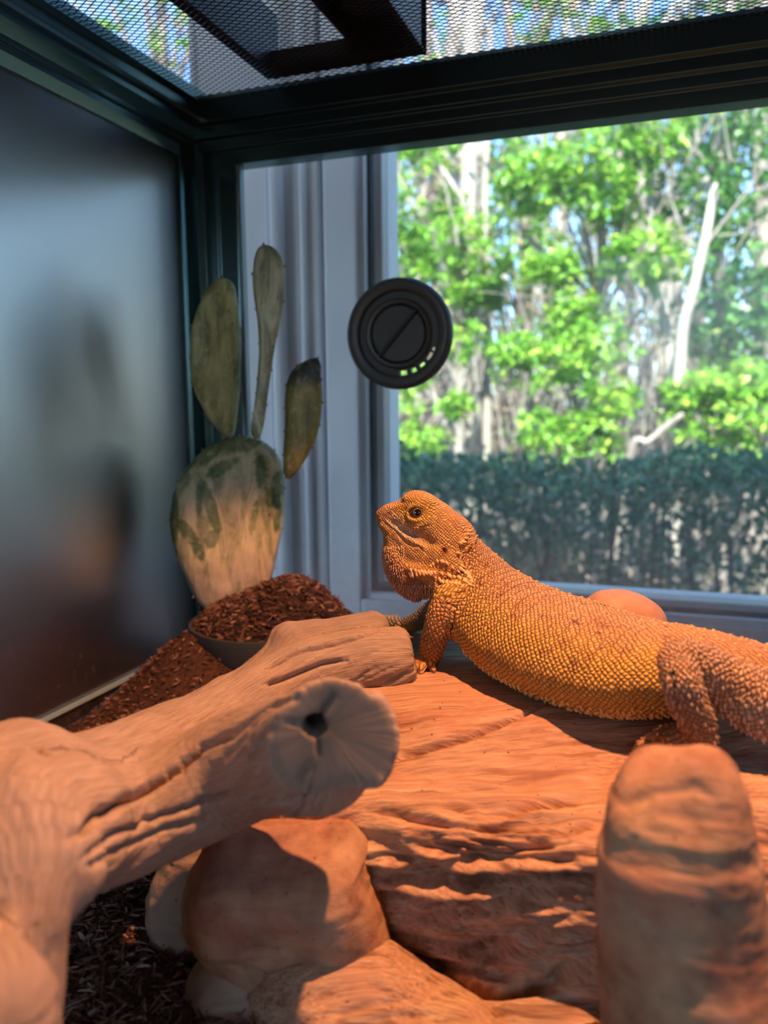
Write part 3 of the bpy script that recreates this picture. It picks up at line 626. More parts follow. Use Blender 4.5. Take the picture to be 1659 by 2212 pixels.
# ------------------------------------------------------------------ the rock hide
AXW = np.eye(3)
def rot_axes(yaw=0, pitch=0, roll=0):
    R = Matrix.Rotation(math.radians(yaw), 3, 'Z') @ Matrix.Rotation(math.radians(pitch), 3, 'X') @ Matrix.Rotation(math.radians(roll), 3, 'Y')
    return np.array(R).T
def rock_mesh(name, F_, parent, amp_top, amp_face, carve=(), tints=(), tint_fn=None, seed=3, terr=.0008, big=.003):
    V, F, lab = F_.mesh(); F = largest_facing(V, F); V = vsmooth(V, F, 2)
    N = vnormals(V, F)
    up = sstep(0.35, 0.85, N[:, 2])
    g = (V[:, 1] - 0.30) - (V[:, 0] + 0.06) * (0.30 + 4.0 * np.maximum(V[:, 1] - 0.30, 0)) + 1.2 * (V[:, 0] + 0.06) ** 2
    warp = 0.0032 * fbm(V * 20, 2, seed + 40)
    G = np.column_stack([V[:, 0] + 0.3 * V[:, 1], g + warp, V[:, 2] + 0.7 * warp + 0.35 * (V[:, 0] + 0.04) ** 2])
    r1 = 1 - np.abs(fbm(G * np.array([14, 85, 105]), 3, seed)); r2 = 1 - np.abs(fbm(G * np.array([30, 230, 260]), 3, seed + 9))
    d = (r1 - 0.75) * (amp_top * up + amp_face * (1 - up)) + (r2 - 0.75) * 0.45 * (amp_top * up + amp_face * (1 - up))
    zl = G[:, 2] / 0.0062 + 0.9 * fbm(G * np.array([18, 30, 20]), 2, seed + 7); k0 = np.floor(zl); tq = sstep(.62, 1.0, zl - k0)
    hh = lambda k: vnoise(np.column_stack([G[:, 0] * 11 + k * 3.7, k * 5.3 + .5, G[:, 1] * 6]), seed + 3)
    d += (hh(k0) * (1 - tq) + hh(k0 + 1) * tq) * terr * (1 - up)
    d += 0.0018 * fbm(V * 40, 4, seed + 5) + big * fbm(V * 26, 2, seed + 6)
    for pts, w, dep in carve:
        P = on_surface(V, pts)
        if len(P) < 2: continue
        dd, par = poly_dist(V, P)
        d -= dep * np.exp(-(dd / w) ** 2) * np.clip(np.sin(np.pi * np.clip(par, 0.02, 0.98)) * 2.2, 0, 1)
    V = V + N * d[:, None]
    me = np_mesh(name, V, F)
    attr_vec(me, 'grain', G)
    T = np.zeros((len(V), 4))
    for pts, w, c, a in tints:
        P = on_surface(V, pts); dd, _ = poly_dist(V, P, .08) if len(P) > 1 else (np.linalg.norm(V - P[0], axis=1), 0)
        k = a * np.exp(-(dd / w) ** 2) * (0.6 + 0.4 * fbm(V * 160, 3, 5)); m = k > T[:, 3]; T[m, :3] = c; T[m, 3] = k[m]
    if tint_fn is not None: T = tint_fn(V, T)
    attr_col(me, 'tint', np.clip(T, 0, 1))
    return link(name, me, M['hide_rock' if name == 'slab' or seed == 44 else 'hide_stone'], parent), V

hide = tag(empty('rock_hide', (-0.06, 0.33, 0.04)), 'terracotta layered rock hide the dragon basks on', 'rock hide')
f = Field((-0.235, 0.195, 0.025), (0.150, 0.485, 0.155), 0.00095)
f.rbox((-0.045, 0.395, 0.080), rot_axes(4), (0.125, 0.078, 0.050), 0.022, 0.004)
f.rbox((-0.075, 0.332, 0.069), rot_axes(0, 7), (0.115, 0.066, 0.050), 0.016, 0.022)
f.rbox((-0.070, 0.330, 0.055), rot_axes(0, 0), (0.100, 0.058, 0.036), 0.012, 0.006)
f.ellipsoid((-0.045, 0.268, 0.036), rot_axes(0), (0.045, 0.022, 0.020), 0.006)
f.sweep([(0.005, 0.315, 0.106), (0.035, 0.300, 0.108), (0.075, 0.300, 0.106), (0.115, 0.320, 0.100)], [0.020, 0.022, 0.024, 0.026], k=0.010)
f.rbox((0.085, 0.40, 0.085), AXW, (0.050, 0.060, 0.038), 0.018, 0.012)
f.ellipsoid((0.125, 0.33, 0.06), AXW, (0.02, 0.03, 0.05), 0.01)
f.rbox((0.070, 0.275, 0.050), AXW, (0.042, 0.105, 0.040), 0.02, 0.006, sub=True)
f.ellipsoid((0.027, 0.318, 0.150), AXW, (0.012, 0.020, 0.022), 0.008, sub=True)
carves = [([(826, 1640), (900, 1618), (1000, 1590), (1080, 1555), (1140, 1530), (1175, 1512)], .0014, .0052),
          ([(905, 1535), (960, 1526), (1020, 1512), (1076, 1493)], .0007, .0012),
          ([(1090, 1690), (1150, 1674), (1210, 1665)], .0008, .0014), ([(900, 1685), (980, 1660), (1060, 1655)], .0008, .0010)]
rr = random.Random(4)
for k_ in range(30):
    y0 = 1655 + k_ * 15.5 + rr.uniform(-8, 8); xa_ = 770 + rr.uniform(0, 260); xb_ = xa_ + rr.uniform(200, 480)
    pts = [(x, y0 + 26 * math.sin((x - 780) / 540 * math.pi) * (0.6 + 0.02 * k_) + 7 * math.sin(x / 47 + k_)) for x in np.linspace(xa_, min(xb_, 1315), 9)]
    carves.append((pts, rr.uniform(.0011, .0022), rr.uniform(.0030, .0060) * min(1, .35 + k_ / 9)))
tt = [([(1000, 1500), (1100, 1560), (1200, 1620)], .03, (0.52, 0.25, 0.16), 0.55), ([(930, 1400), (1010, 1400)], .022, (0.34, 0.35, 0.27), 0.85), ([(880, 1352), (905, 1352)], .016, (0.34, 0.36, 0.28), 0.9)]  # red tone; grey-green patches paint the cool shade below head and arm
slab, SLABV = rock_mesh('slab', f, hide, 0.0009, 0.0048, carves, tt, terr=.0046, big=.001)
# boulder at the front
f = Field((-0.20, 0.19, 0.02), (-0.05, 0.31, 0.13), 0.0009)
bc = atY(632, 1958, 0.252)
f.rbox(bc, rot_axes(14, 20, -8), (0.031, 0.022, 0.027), 0.013, 0.004)
f.ellipsoid(bc + np.array([-0.012, 0.004, -0.004]), rot_axes(20), (0.031, 0.024, 0.028), 0.010)
f.ellipsoid(bc + np.array([0.006, 0.002, -0.022]), rot_axes(0), (0.032, 0.024, 0.018), 0.010)
red = (0.36, 0.12, 0.08)
rock_mesh('boulder', f, hide, 0.0004, 0.0011, [([(470, 2085), (560, 2120), (680, 2130), (770, 2120)], .0014, .002)],
          [([(455, 1975), (480, 2010), (510, 2060)], .006, red, .8), ([(480, 1880), (520, 1850)], .02, (0.42, 0.24, 0.19), .6), ([(700, 2000), (760, 2060)], .012, (0.30, 0.22, 0.15), .5)], seed=12)
# pillar standing in front
f = Field((-0.05, 0.165, 0.02), (0.065, 0.28, 0.19), 0.0009)
pp = [atY(1480, 2560, .222), atY(1485, 2212, .222), atY(1472, 1990, .224), atY(1462, 1840, .225), atY(1440, 1742, .228), atY(1432, 1708, .230)]
f.sweep(pp, [.0270, .0245, .0225, .0195, .0152, .0118], k=.006)
f.ellipsoid(atY(1525, 1840, .224), rot_axes(10), (.0145, .016, .030), .007)
f.ellipsoid(atY(1400, 1950, .220), rot_axes(-10), (.013, .014, .034), .007)
rock_mesh('pillar', f, hide, 0.0004, 0.0010, [([(1320, 1745), (1350, 1735), (1420, 1712), (1500, 1700), (1560, 1735)], .0016, .0009), ([(1390, 2000), (1450, 2015), (1540, 2022)], .0012, .0010), ([(1460, 2120), (1500, 2170)], .001, .0014)],
          [([(1400, 1880), (1410, 1960)], .005, red, .75), ([(1450, 1930), (1480, 1990)], .006, (0.40, 0.16, 0.10), .6), ([(1570, 2030), (1575, 2110)], .006, red, .7), ([(1560, 1940), (1580, 1930)], .007, (0.15, 0.12, 0.11), .6), ([(1420, 2010), (1500, 2030)], .012, (0.40, 0.235, 0.15), .5), ([(1480, 1690), (1530, 1720)], .008, (0.30, 0.21, 0.15), .6)], seed=22)
# feet of the hide at the side
f = Field((-0.26, 0.17, 0.02), (-0.10, 0.31, 0.13), 0.0010)
f.sweep([atY(420, 2240, .262), atY(405, 2080, .262), atY(400, 1960, .262), atY(430, 1850, .266)], [.017, .0165, .0165, .016], k=.006)
pale = (0.38, 0.30, 0.225)
def pale_fn(V, T):
    T[:, :3] = np.where(T[:, 3:4] > .3, T[:, :3], pale); T[:, 3] = np.maximum(T[:, 3], 0.6); return T
rock_mesh('foot', f, hide, 0.0004, 0.0012, [], [([(425, 1900), (430, 1950)], .006, red, .7)], pale_fn, seed=31)
f = Field((-0.24, 0.15, 0.02), (-0.08, 0.29, 0.12), 0.0010)
f.sweep([atY(520, 2330, .238), atY(505, 2200, .238), atY(520, 2090, .242)], [.020, .0185, .014], k=.006)
f.ellipsoid(atY(620, 2200, .245), AXW, (.02, .02, .018), .01)
rock_mesh('foot', f, hide, 0.0004, 0.0014, [], [], pale_fn, seed=35)

f = Field((-0.18, 0.195, 0.015), (-0.04, 0.30, 0.10), 0.0010)
f.ellipsoid((-0.108, 0.248, 0.042), rot_axes(-22), (0.046, 0.031, 0.030), 0.006)
f.ellipsoid((-0.072, 0.250, 0.034), rot_axes(-30), (0.038, 0.022, 0.024), 0.008)
rock_mesh('foot', f, hide, 0.0010, 0.0022, [([(700, 2190), (800, 2165), (900, 2150)], .001, .0014), ([(780, 2205), (880, 2190), (960, 2185)], .001, .0012)], [], seed=44)
# a smooth stone behind the dragon
f = Field((-0.06, 0.38, 0.10), (0.06, 0.50, 0.20), 0.001)
sc_ = atY(1340, 1312, 0.432)
f.ellipsoid(sc_ + np.array([0, 0, -.006]), rot_axes(25, 0, 10), (.0215, .017, .0155), .004); f.ellipsoid(sc_ + np.array([.008, .002, -.010]), rot_axes(10), (.016, .015, .012), .006)
V, F, _ = f.mesh(); F = largest_facing(V, F); V = vsmooth(V, F, 3); V = V + vnormals(V, F) * (0.0008 * fbm(V * 90, 3, 2))[:, None]
tag(link('smooth_stone', np_mesh('smooth_stone', V, F), M['smooth_rock']), 'smooth rounded terracotta stone lying behind the dragon\'s back', 'stone')

# ------------------------------------------------------------------ driftwood
def nd(L): return np.array([atY(p[0], p[1], p[2]) for p in L]), np.array([p[3] for p in L])
limbs = [nd([(848, 1424, .352, .0155), (760, 1432, .345, .0160), (650, 1460, .332, .0165), (540, 1515, .310, .0157), (430, 1578, .283, .0166), (300, 1655, .245, .0189), (150, 1720, .205, .0198), (20, 1735, .182, .0200), (-160, 1740, .158, .018)]),
         nd([(802, 1362, .366, .0090), (720, 1378, .360, .0100), (640, 1392, .352, .0095), (570, 1450, .338, .0090), (480, 1530, .315, .010)]),
         nd([(716, 1568, .2085, .0142), (640, 1612, .226, .0174), (520, 1655, .236, .0192), (400, 1715, .228, .0188), (250, 1780, .208, .0186), (110, 1800, .178, .0198)]),
         nd([(110, 1790, .176, .0202), (40, 1815, .160, .0208), (35, 1930, .150, .0155), (28, 2050, .145, .0125), (30, 2330, .142, .0115), (40, 2800, .140, .0115), (50, 3300, .140, .0115)]),
         nd([(-30, 2205, .112, .0140), (-120, 2130, .125, .0160), (-160, 1960, .140, .018), (-60, 1840, .156, .019)])]
f = Field((-0.33, 0.09, 0.035), (-0.075, 0.40, 0.205), 0.00088)
for i, (P, R) in enumerate(limbs): f.sweep(P, R, k=(.010, .006, .011, .011, .008)[i], lab=i)
f.ellipsoid(atY(700, 1655, .230), AXW, (.015, .015, .0148), .010, lab=2)
f.ellipsoid(atY(165, 1862, .160), AXW, (.0075, .0085, .012), .004, lab=3)
f.ellipsoid(atY(40, 1668, .190), AXW, (.0185, .016, .016), .008, lab=0)
f.ellipsoid(atY(618, 1378, .350), AXW, (.008, .007, .007), .005, lab=1)
f.ellipsoid(atY(802, 1600, .220), rot_axes(0), (.008, .010, .0148), .008, lab=2)
# sawn ends
nrm = -ray(700, 1572) / np.linalg.norm(ray(700, 1572)) + 0.02 * RIGHT - 0.36 * UPV; nrm /= np.linalg.norm(nrm)
def cut(P0, nrm, w=.034, dep=.03):
    a = np.cross(nrm, (0, 0, 1)); a /= np.linalg.norm(a); b = np.cross(nrm, a)
    f.rbox(P0 + nrm * dep, np.array([nrm, a, b]), (dep, w, w), .001, .0022, sub=True)
cut(atY(708, 1575, .2120), nrm, .022, .02)
n1 = limbs[0][0][0] - limbs[0][0][1]; n1 /= np.linalg.norm(n1)
cut(atY(890, 1425, .356), n1 + .15 * UPV, .026, .02)
V, F, lab = f.mesh(); F = largest_facing(V, F); V = vsmooth(V, F, 2); N = vnormals(V, F)
S = np.zeros(len(V)); A = np.zeros(len(V)); bd = np.full(len(V), 1e9)
for i, (P, R) in enumerate(limbs):
    s_, a_, d_ = sweep_coords(V, catmull(P, 4), lat=(0.2, 0.2, 1)); m = (lab == i)
    S[m] = s_[m] + i * .7; A[m] = a_[m]
G = np.column_stack([S, A * .018, np.zeros(len(V))])
tw = A * .018 + .25 * S + .003 * fbm(V * 60, 3, 8)
ridge = 1 - np.abs(fbm(np.column_stack([S * 14, tw * 170, V[:, 2] * 8]), 4, 51))
d = (ridge - .78) * .0009 + .0013 * fbm(V * 45, 3, 6) + .00035 * fbm(np.column_stack([S * 60, tw * 900, V[:, 2] * 20]), 2, 61)
tips = sstep(.05, .0, S) * (lab == 0)
d += tips * .0010 * fbm(np.column_stack([S * 90, tw * 700, V[:, 0] * 30]), 3, 71)
hp = on_surface(V, [(686, 1572)])[0]; facem = sstep(.85, .95, N @ nrm) * (np.linalg.norm(V - hp, axis=1) < .026); d *= 1 - .9 * facem
cr = [([(156, 1803), (231, 1757), (324, 1699), (382, 1653), (440, 1601), (492, 1578), (538, 1543), (579, 1514), (631, 1502)], .0013, .0065),
      ([(179, 1855), (255, 1809), (353, 1757), (440, 1734), (515, 1714)], .0009, .0036), ([(191, 1879), (278, 1832), (359, 1798), (440, 1777)], .0009, .0032),
      ([(521, 1734), (555, 1731), (613, 1734), (660, 1725)], .0008, .0034), ([(648, 1700), (655, 1680), (672, 1660)], .0008, .0020),
      ([(686, 1572), (712, 1526), (728, 1500)], .0007, .0026), ([(628, 1560), (652, 1566), (686, 1572)], .0006, .0024), ([(690, 1590), (694, 1640)], .0005, .0014),
      ([(573, 1472), (616, 1463), (649, 1449), (683, 1434), (716, 1424), (750, 1421)], .0010, .0046),
      ([(564, 1445), (593, 1427), (627, 1407), (660, 1394), (705, 1385), (750, 1376), (783, 1366), (812, 1354)], .0011, .0050),
      ([(783, 1467), (800, 1478), (814, 1492)], .0012, .0026), ([(835, 1480), (870, 1468), (893, 1455)], .0009, .0026), ([(70, 1605), (95, 1615), (110, 1622)], .0016, .0022), ([(0, 1935), (10, 2000), (12, 2010)], .002, .002)]
T = np.zeros((len(V), 4)); T[:, :3] = (0.16, 0.085, 0.055)
for pts, w, dep in cr:
    P = on_surface(V, pts)
    if len(P) < 2: continue
    dd, par = poly_dist(V, P); k = np.exp(-(dd / w) ** 2) * np.clip(np.sin(np.pi * np.clip(par, .03, .97)) * 2.5, .15, 1)
    d -= dep * k
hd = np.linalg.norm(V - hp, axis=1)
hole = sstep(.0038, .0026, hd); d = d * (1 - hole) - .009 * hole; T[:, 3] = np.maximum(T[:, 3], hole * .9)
T[facem > .3, :3] = (0.30, 0.22, 0.16); T[:, 3] = np.where(hole > .2, T[:, 3], np.maximum(T[:, 3], facem * .7)); T[hole > .2, :3] = (0.03, 0.018, 0.012)  # sawn face tinted darker, its shade put into the colour
V2 = V + N * d[:, None]
me = np_mesh('driftwood_branch', V2, F); attr_vec(me, 'grain', G); attr_col(me, 'tint', np.clip(T, 0, 1))
DRIFTV = V2
tag(link('driftwood_branch', me, M['driftwood']), 'forked weathered driftwood branch with a sawn hollow end resting on the rock hide', 'driftwood')

# ------------------------------------------------------------------ the bearded dragon
HD = 0.408; HS = HD / FPX                         # distance of the head, metres per photo pixel there
def H(px, py, d=0): return CAM + ray(px, py) * (HD - d * HS)
TOCAM = -FWD
hx_ = np.array([RIGHT, UPV, TOCAM])
def inplane(deg):
    c_, s_ = math.cos(math.radians(deg)), math.sin(math.radians(deg))
    return np.array([c_ * RIGHT + s_ * UPV, -s_ * RIGHT + c_ * UPV, TOCAM])
f = Field((-0.172, 0.265, 0.115), (0.075, 0.475, 0.232), 0.00055)
BODY, HEAD, ARM, LEG, FAR = 1, 2, 3, 4, 5
spine = [(968, 1182, .393, .0130, .0150), (1000, 1232, .393, .0165, .0180), (1050, 1300, .388, .0245, .0205), (1125, 1358, .379, .0335, .0222), (1250, 1408, .364, .0385, .0220), (1370, 1440, .351, .0365, .0200), (1480, 1448, .340, .0300, .0170), (1600, 1462, .329, .0215, .0140), (1710, 1490, .319, .0165, .0125), (1830, 1535, .310, .0140, .0110)]
SP = np.array([atY(a, b, c) for a, b, c, _, _ in spine]); SA = np.array([s[3] for s in spine]); SB = np.array([s[4] for s in spine])
LAT = np.array([-0.51, -0.86, 0.0])               # sideways from the body towards the viewer
f.sweep(SP, SA, SB, LAT, k=.004, lab=BODY, steps=4)
def HSW(nodes, k, lab=HEAD, steps=4):
    """head pieces in photo pixels: x, y, depth offset, in-plane half-thickness, half-width in depth"""
    P = np.array([H(n[0], n[1], n[2]) for n in nodes]); f.sweep(P, np.array([n[4] for n in nodes]) * HS, np.array([n[3] for n in nodes]) * HS, TOCAM, k=k * HS, lab=lab, steps=steps)
HSW([(826, 1113, 0, 15, 17), (846, 1112, 0, 25, 28), (880, 1114, 0, 37, 42), (915, 1118, 0, 48, 50), (955, 1145, 0, 50, 58), (985, 1170, 0, 44, 62)], 12)
HSW([(829, 1133, 0, 13, 18), (862, 1162, 0, 25, 36), (905, 1195, 0, 40, 54), (950, 1215, 0, 45, 66), (985, 1225, 0, 34, 72)], 14)
HSW([(842, 1165, 0, 12, 24), (858, 1212, 0, 30, 42), (885, 1243, 0, 40, 52), (925, 1250, 0, 40, 60), (960, 1250, 0, 28, 62)], 14)
HSW([(878, 1262, 0, 22, 30), (894, 1282, 0, 14, 18), (900, 1291, 0, 8, 10)], 9)
f.ellipsoid(H(908, 1091, 16), inplane(-12), np.array((43, 30, 36)) * HS, 8 * HS, HEAD); f.ellipsoid(H(905, 1083, 34), inplane(-10), np.array((36, 12, 17)) * HS, 6 * HS, HEAD)
f.sweep(np.array([H(876, 1092, 34), H(855, 1097, 28), H(836, 1102, 18)]), np.array([7, 6, 5]) * HS, k=6 * HS, lab=HEAD)
f.ellipsoid(H(962, 1208, 50), inplane(-35), np.array((38, 24, 20)) * HS, 9 * HS, HEAD)            # brow
f.ellipsoid(H(905, 1082, -26), inplane(-12), np.array((36, 24, 24)) * HS, 9 * HS, HEAD)
f.ellipsoid(H(835, 1103, 8), inplane(20), np.array((14, 10, 14)) * HS, 8 * HS, HEAD)              # nose
f.ellipsoid(H(988, 1138, 6), inplane(-35), np.array((36, 22, 46)) * HS, 12 * HS, HEAD)            # back of the crown
f.ellipsoid(H(985, 1195, 48), inplane(-50), np.array((24, 13, 16)) * HS, 6 * HS, HEAD)            # swelling behind the ear
f.ellipsoid(H(955, 1168, 40), inplane(-45), np.array((30, 16, 20)) * HS, 9 * HS, HEAD)
f.ellipsoid(H(1000, 1228, 52), inplane(-40), np.array((22, 14, 18)) * HS, 8 * HS, HEAD)
f.ellipsoid(H(935, 1236, 46), inplane(-8), np.array((62, 16, 22)) * HS, 8 * HS, HEAD)             # jowl
f.ellipsoid(H(897, 1108, 58), inplane(-8), np.array((23, 16, 14)) * HS, 4 * HS, sub=True)         # eye socket
EYC = (898.5, 1108)
def ringpts(rx, ry, d, rot=-8, n=20):
    c_, s_ = math.cos(math.radians(rot)), math.sin(math.radians(rot)); out = []
    for i in range(n + 1):
        t = 2 * math.pi * i / n; u, v = rx * math.cos(t), ry * math.sin(t)
        out.append(H(EYC[0] + u * c_ + v * s_, EYC[1] - (-u * s_ + v * c_), d - 0.010 * u * u))
    return np.array(out)
EYD = 44
f.sweep(ringpts(20.5, 16.5, EYD + 5), np.full(21, 4.0 * HS), k=1.6 * HS, lab=HEAD, steps=1)
f.sweep(ringpts(30, 24, EYD + 1), np.full(21, 3.6 * HS), k=3 * HS, lab=HEAD, steps=1)
f.sweep(np.array([H(868, 1128, 38), H(885, 1137, 42), H(905, 1138, 46), H(925, 1127, 47), H(936, 1108, 44)]), np.array([2, 3, 4, 4, 3]) * HS, k=4 * HS, lab=HEAD)
f.ellipsoid(H(959, 1190, 66), inplane(-58), np.array((8.5, 4.6, 10)) * HS, 2 * HS, sub=True)      # ear
f.ellipsoid(H(840, 1110, 31), inplane(20), np.array((3.6, 4.6, 6)) * HS, 2 * HS, sub=True)        # nostril
f.sweep(np.array([H(1012, 1168, 42), H(1030, 1195, 50), H(1034, 1222, 56), H(1020, 1252, 58), H(985, 1283, 50), H(955, 1288, 42)]), np.array([4, 6, 7, 7, 8, 5]) * HS, k=7 * HS, lab=BODY)   # fold of the neck
for off, rr_ in ((-6, 4.2), (7, 4.6)):                # lips
    f.sweep(np.array([H(824, 1127 + off, 16), H(848, 1147 + off, 28), H(872, 1165 + off, 37), H(898, 1180 + off, 46), H(916, 1192 + off, 52)]), np.full(5, rr_ * HS), k=4 * HS, lab=HEAD)
# near front leg (seen from the side under the chest)
Zt = 0.131
armN = [atY(985, 1318, .372), atY(955, 1330, .366), atY(940, 1372, .366), atY(931, 1410, .370), atY(924, 1434, .376)]
f.sweep(armN, [.0098, .0076, .0066, .0058, .0046], k=.004, lab=ARM)
f.ellipsoid(atY(1000, 1322, .372), inplane(-40), (.016, .011, .010), .006, BODY)
def toes(base, tips, r, lab, k=.0014):
    for tp in tips:
        b = np.asarray(base); t = np.asarray(tp); mid = b * .45 + t * .55 + np.array([0, 0, .0022])
        f.sweep([b, mid, t], [r * 1.25, r, r * .7], k=k, lab=lab, steps=3)
ftN = [atZ(872, 1432, Zt + .002), atZ(880, 1442, Zt + .002), atZ(893, 1450, Zt + .002), atZ(908, 1454, Zt + .002), atZ(936, 1448, Zt + .002)]
toes(atZ(922, 1432, Zt + .004), ftN, .0021, ARM)
# far front leg, stretched forwards behind the branch
farP = [atY(975, 1300, .412), atY(935, 1322, .425), atY(905, 1342, .432), atY(876, 1350, .440)]
f.sweep(farP, [.009, .0068, .0056, .0045], k=.004, lab=FAR)
ftF = [atY(794, 1342, .444), atY(804, 1338, .450), atY(838, 1337, .452), atY(858, 1356, .436), atY(842, 1350, .440)]
toes(atY(874, 1352, .441), ftF, .0024, FAR)
# near hind leg: thigh forward to the raised knee, shank down to the ankle, foot forward
thN = [atY(1700, 1535, .312), atY(1625, 1510, .311), atY(1555, 1464, .309), atY(1495, 1428, .304), atY(1466, 1424, .301)]
f.sweep(thN, [.0120, .0108, .0092, .0078, .0070], [.0135, .0120, .0098, .0080, .0070], LAT, k=.003, lab=LEG)
shN = [atY(1462, 1426, .300), atY(1472, 1470, .294), atY(1494, 1532, .296), atY(1513, 1578, .300), atY(1517, 1594, .303)]
f.sweep(shN, [.0066, .0071, .0066, .0056, .0050], k=.0011, lab=LEG)
f.ellipsoid(atY(1490, 1592, .303), inplane(8), (.0095, .0042, .0050), .003, LEG)
ftH = [atZ(1382, 1610, Zt + .0022), atZ(1396, 1600, Zt + .0026), atZ(1414, 1590, Zt + .003), atZ(1436, 1582, Zt + .003), atY(1505, 1624, .296)]
toes(atY(1484, 1594, .304), ftH, .0024, LEG)
V, F, lab = f.mesh(); F = largest_facing(V, F); V = vsmooth(V, F, 2, .5); N = vnormals(V, F)
X, Y, D = pix(V)
# body coordinates for the rows of scales
SPc = catmull(SP, 4)
uv = np.zeros((len(V), 3)); 
s_, a_, r_ = sweep_coords(V, SPc, LAT); a_ = -a_; BS, BA = s_, a_      # angle 0 faces the viewer, positive towards the back
nl = np.r_[0, np.cumsum(np.linalg.norm(np.diff(SPc, axis=0), axis=1))][::4]; la, lb = np.interp(s_, nl, SA), np.interp(s_, nl, SB)
phi = np.arctan2(r_ * np.sin(a_) / lb, r_ * np.cos(a_) / la); tb = np.linspace(-np.pi, np.pi, 721); ds_ = np.hypot(1.62 * np.sin(tb), np.cos(tb)); arc = np.cumsum(ds_) * (tb[1] - tb[0]); arc -= np.interp(0, tb, arc)
u0, v0 = s_ / .00182, np.interp(phi, tb, arc) * np.interp(s_, [0, .02, .05, .1, .15, .2], [.012, .016, .0195, .0205, .0175, .013]) / .00182
q = .7071; uv[:, 0] = (u0 + v0) * q; uv[:, 1] = (u0 - v0) * q
def limb_uv(nodes, l, size):
    P = catmull(np.array(nodes), 4); s2, a2, r2 = sweep_coords(V, P, TOCAM); m = lab == l
    u_, v_ = s2 / size, a2 * .0068 / size; uv[m, 0] = (u_[m] + v_[m]) * q + 300 * l; uv[m, 1] = (u_[m] - v_[m]) * q
limb_uv(armN, ARM, .0019); limb_uv(farP, FAR, .0019)
m1 = (lab == LEG); ds, _ = poly_dist(V, catmull(np.array(shN), 3), 1); dt_, _ = poly_dist(V, catmull(np.array(thN), 3), 1)
for nodes, msk, off in ((thN, m1 & (dt_ <= ds), 900), (shN, m1 & (dt_ > ds), 1400)):
    P = catmull(np.array(nodes), 4); s2, a2, _ = sweep_coords(V, P, TOCAM); u_, v_ = s2 / .0018, a2 * .0078 / .0018
    uv[msk, 0] = (u_[msk] + v_[msk]) * q + off; uv[msk, 1] = (u_[msk] - v_[msk]) * q
hm = lab == HEAD
depth_h = (V - H(920, 1170)) @ TOCAM / HS
tt_ = (X * .78 + Y * .62); uu = (X * .62 - Y * .78)
fine = np.where(Y > 1190, 7.6, 6.4)
uv[hm, 0] = (tt_ + 0.5 * depth_h)[hm] / 5.2 + 2500; uv[hm, 1] = (uu + 0.5 * depth_h)[hm] / 5.2
uv[:, 2] = 1.0; uv[hm, 2] = .8
jn = np.column_stack([fbm(V * 420, 2, 91), fbm(V * 420, 2, 92)]); uv[:, :2] += jn * np.where(hm, .75, .3)[:, None]
# gentle folds, wrinkles
d = .0005 * fbm(V * 120, 3, 4)
def crease(pts, w, dep):
    global d
    P = on_surface(V, pts)
    if len(P) > 1:
        dd, par = poly_dist(V, P); d = d - dep * np.exp(-(dd / w) ** 2) * np.clip(np.sin(np.pi * np.clip(par, .05, .95)) * 2, 0, 1)
crease([(820, 1126), (850, 1148), (871, 1165), (898, 1179), (917, 1193)], .0006, .0016)
crease([(1012, 1150), (1016, 1185), (1014, 1225), (1008, 1250)], .0009, .0014)
crease([(1020, 1262), (1000, 1270), (975, 1278), (940, 1292)], .0008, .0018)
crease([(860, 1128), (880, 1142), (905, 1146), (930, 1136)], .0005, .0006)
crease([(868, 1138), (890, 1152), (915, 1150)], .0005, .0005)
crease([(1060, 1330), (1110, 1300), (1170, 1280)], .0009, .0005)
crease([(1440, 1430), (1450, 1490), (1462, 1545)], .0010, .0012)
# true relief of the scales
def cells(U, jit=.0):
    a = np.cos(2 * np.pi * U[:, 0]) * np.cos(2 * np.pi * U[:, 1]); return a
rel = np.where(lab == BODY, .00006, np.where(lab == LEG, .00010, np.where(lab == ARM, .00008, .0)))
rel = rel * (1 + 1.2 * ((lab == BODY) & (BA < -.15) & (BA > -1.0)))
d = d + rel * np.cos(2 * np.pi * uv[:, 0]) * np.cos(2 * np.pi * uv[:, 1])
V = V + N * d[:, None]
# colours of the skin
def C3(*c): return np.array(c, float)
col_ = np.zeros((len(V), 4)); nz = fbm(V * 45, 3, 19); nz2 = fbm(V * 110, 3, 29)
top = sstep(.15, 1.1, BA)                          # towards the back
flank = C3(.76, .43, .095); back = C3(.74, .38, .165); belly = C3(.68, .40, .16)
bc_ = flank * (1 - top[:, None]) + back * top[:, None]
bel = sstep(-.65, -1.15, BA)[:, None]; bc_ = bc_ * (1 - bel) + belly * bel
bc_ = bc_ * (1 + .16 * nz[:, None]); col_[:, :3] = bc_; col_[:, 3] = .25 + .75 * sstep(-.2, .5, BA)
def region(mask, c, a=.3): col_[mask, :3] = C3(*c) * (1 + .14 * nz2[mask, None]); col_[mask, 3] = a
region(lab == ARM, (.52, .27, .10), .4); region(lab == FAR, (.34, .34, .27), .1); region(lab == LEG, (.56, .34, .21), .35)  # far leg grey: shade away from the warm lamp, put into its colour
region(hm, (.70, .38, .14), .15)
def paint(mask, c, k): col_[:, :3] = col_[:, :3] * (1 - (mask * k)[:, None]) + C3(*c) * (mask * k)[:, None]
def blob(px, py, rx, ry, ang=0):
    c_, s_ = math.cos(math.radians(ang)), math.sin(math.radians(ang)); u, v = (X - px) * c_ + (Y - py) * s_, -(X - px) * s_ + (Y - py) * c_
    return np.exp(-((u / rx) ** 2 + (v / ry) ** 2) ** 1.5) * (lab != FAR) * (depth_h > -20)
hf = hm.astype(float)
paint(blob(895, 1106, 40, 30) * hf, (.80, .46, .07), .85)
paint(blob(872, 1146, 44, 15, 38) * hf, (.70, .60, .48), .85)
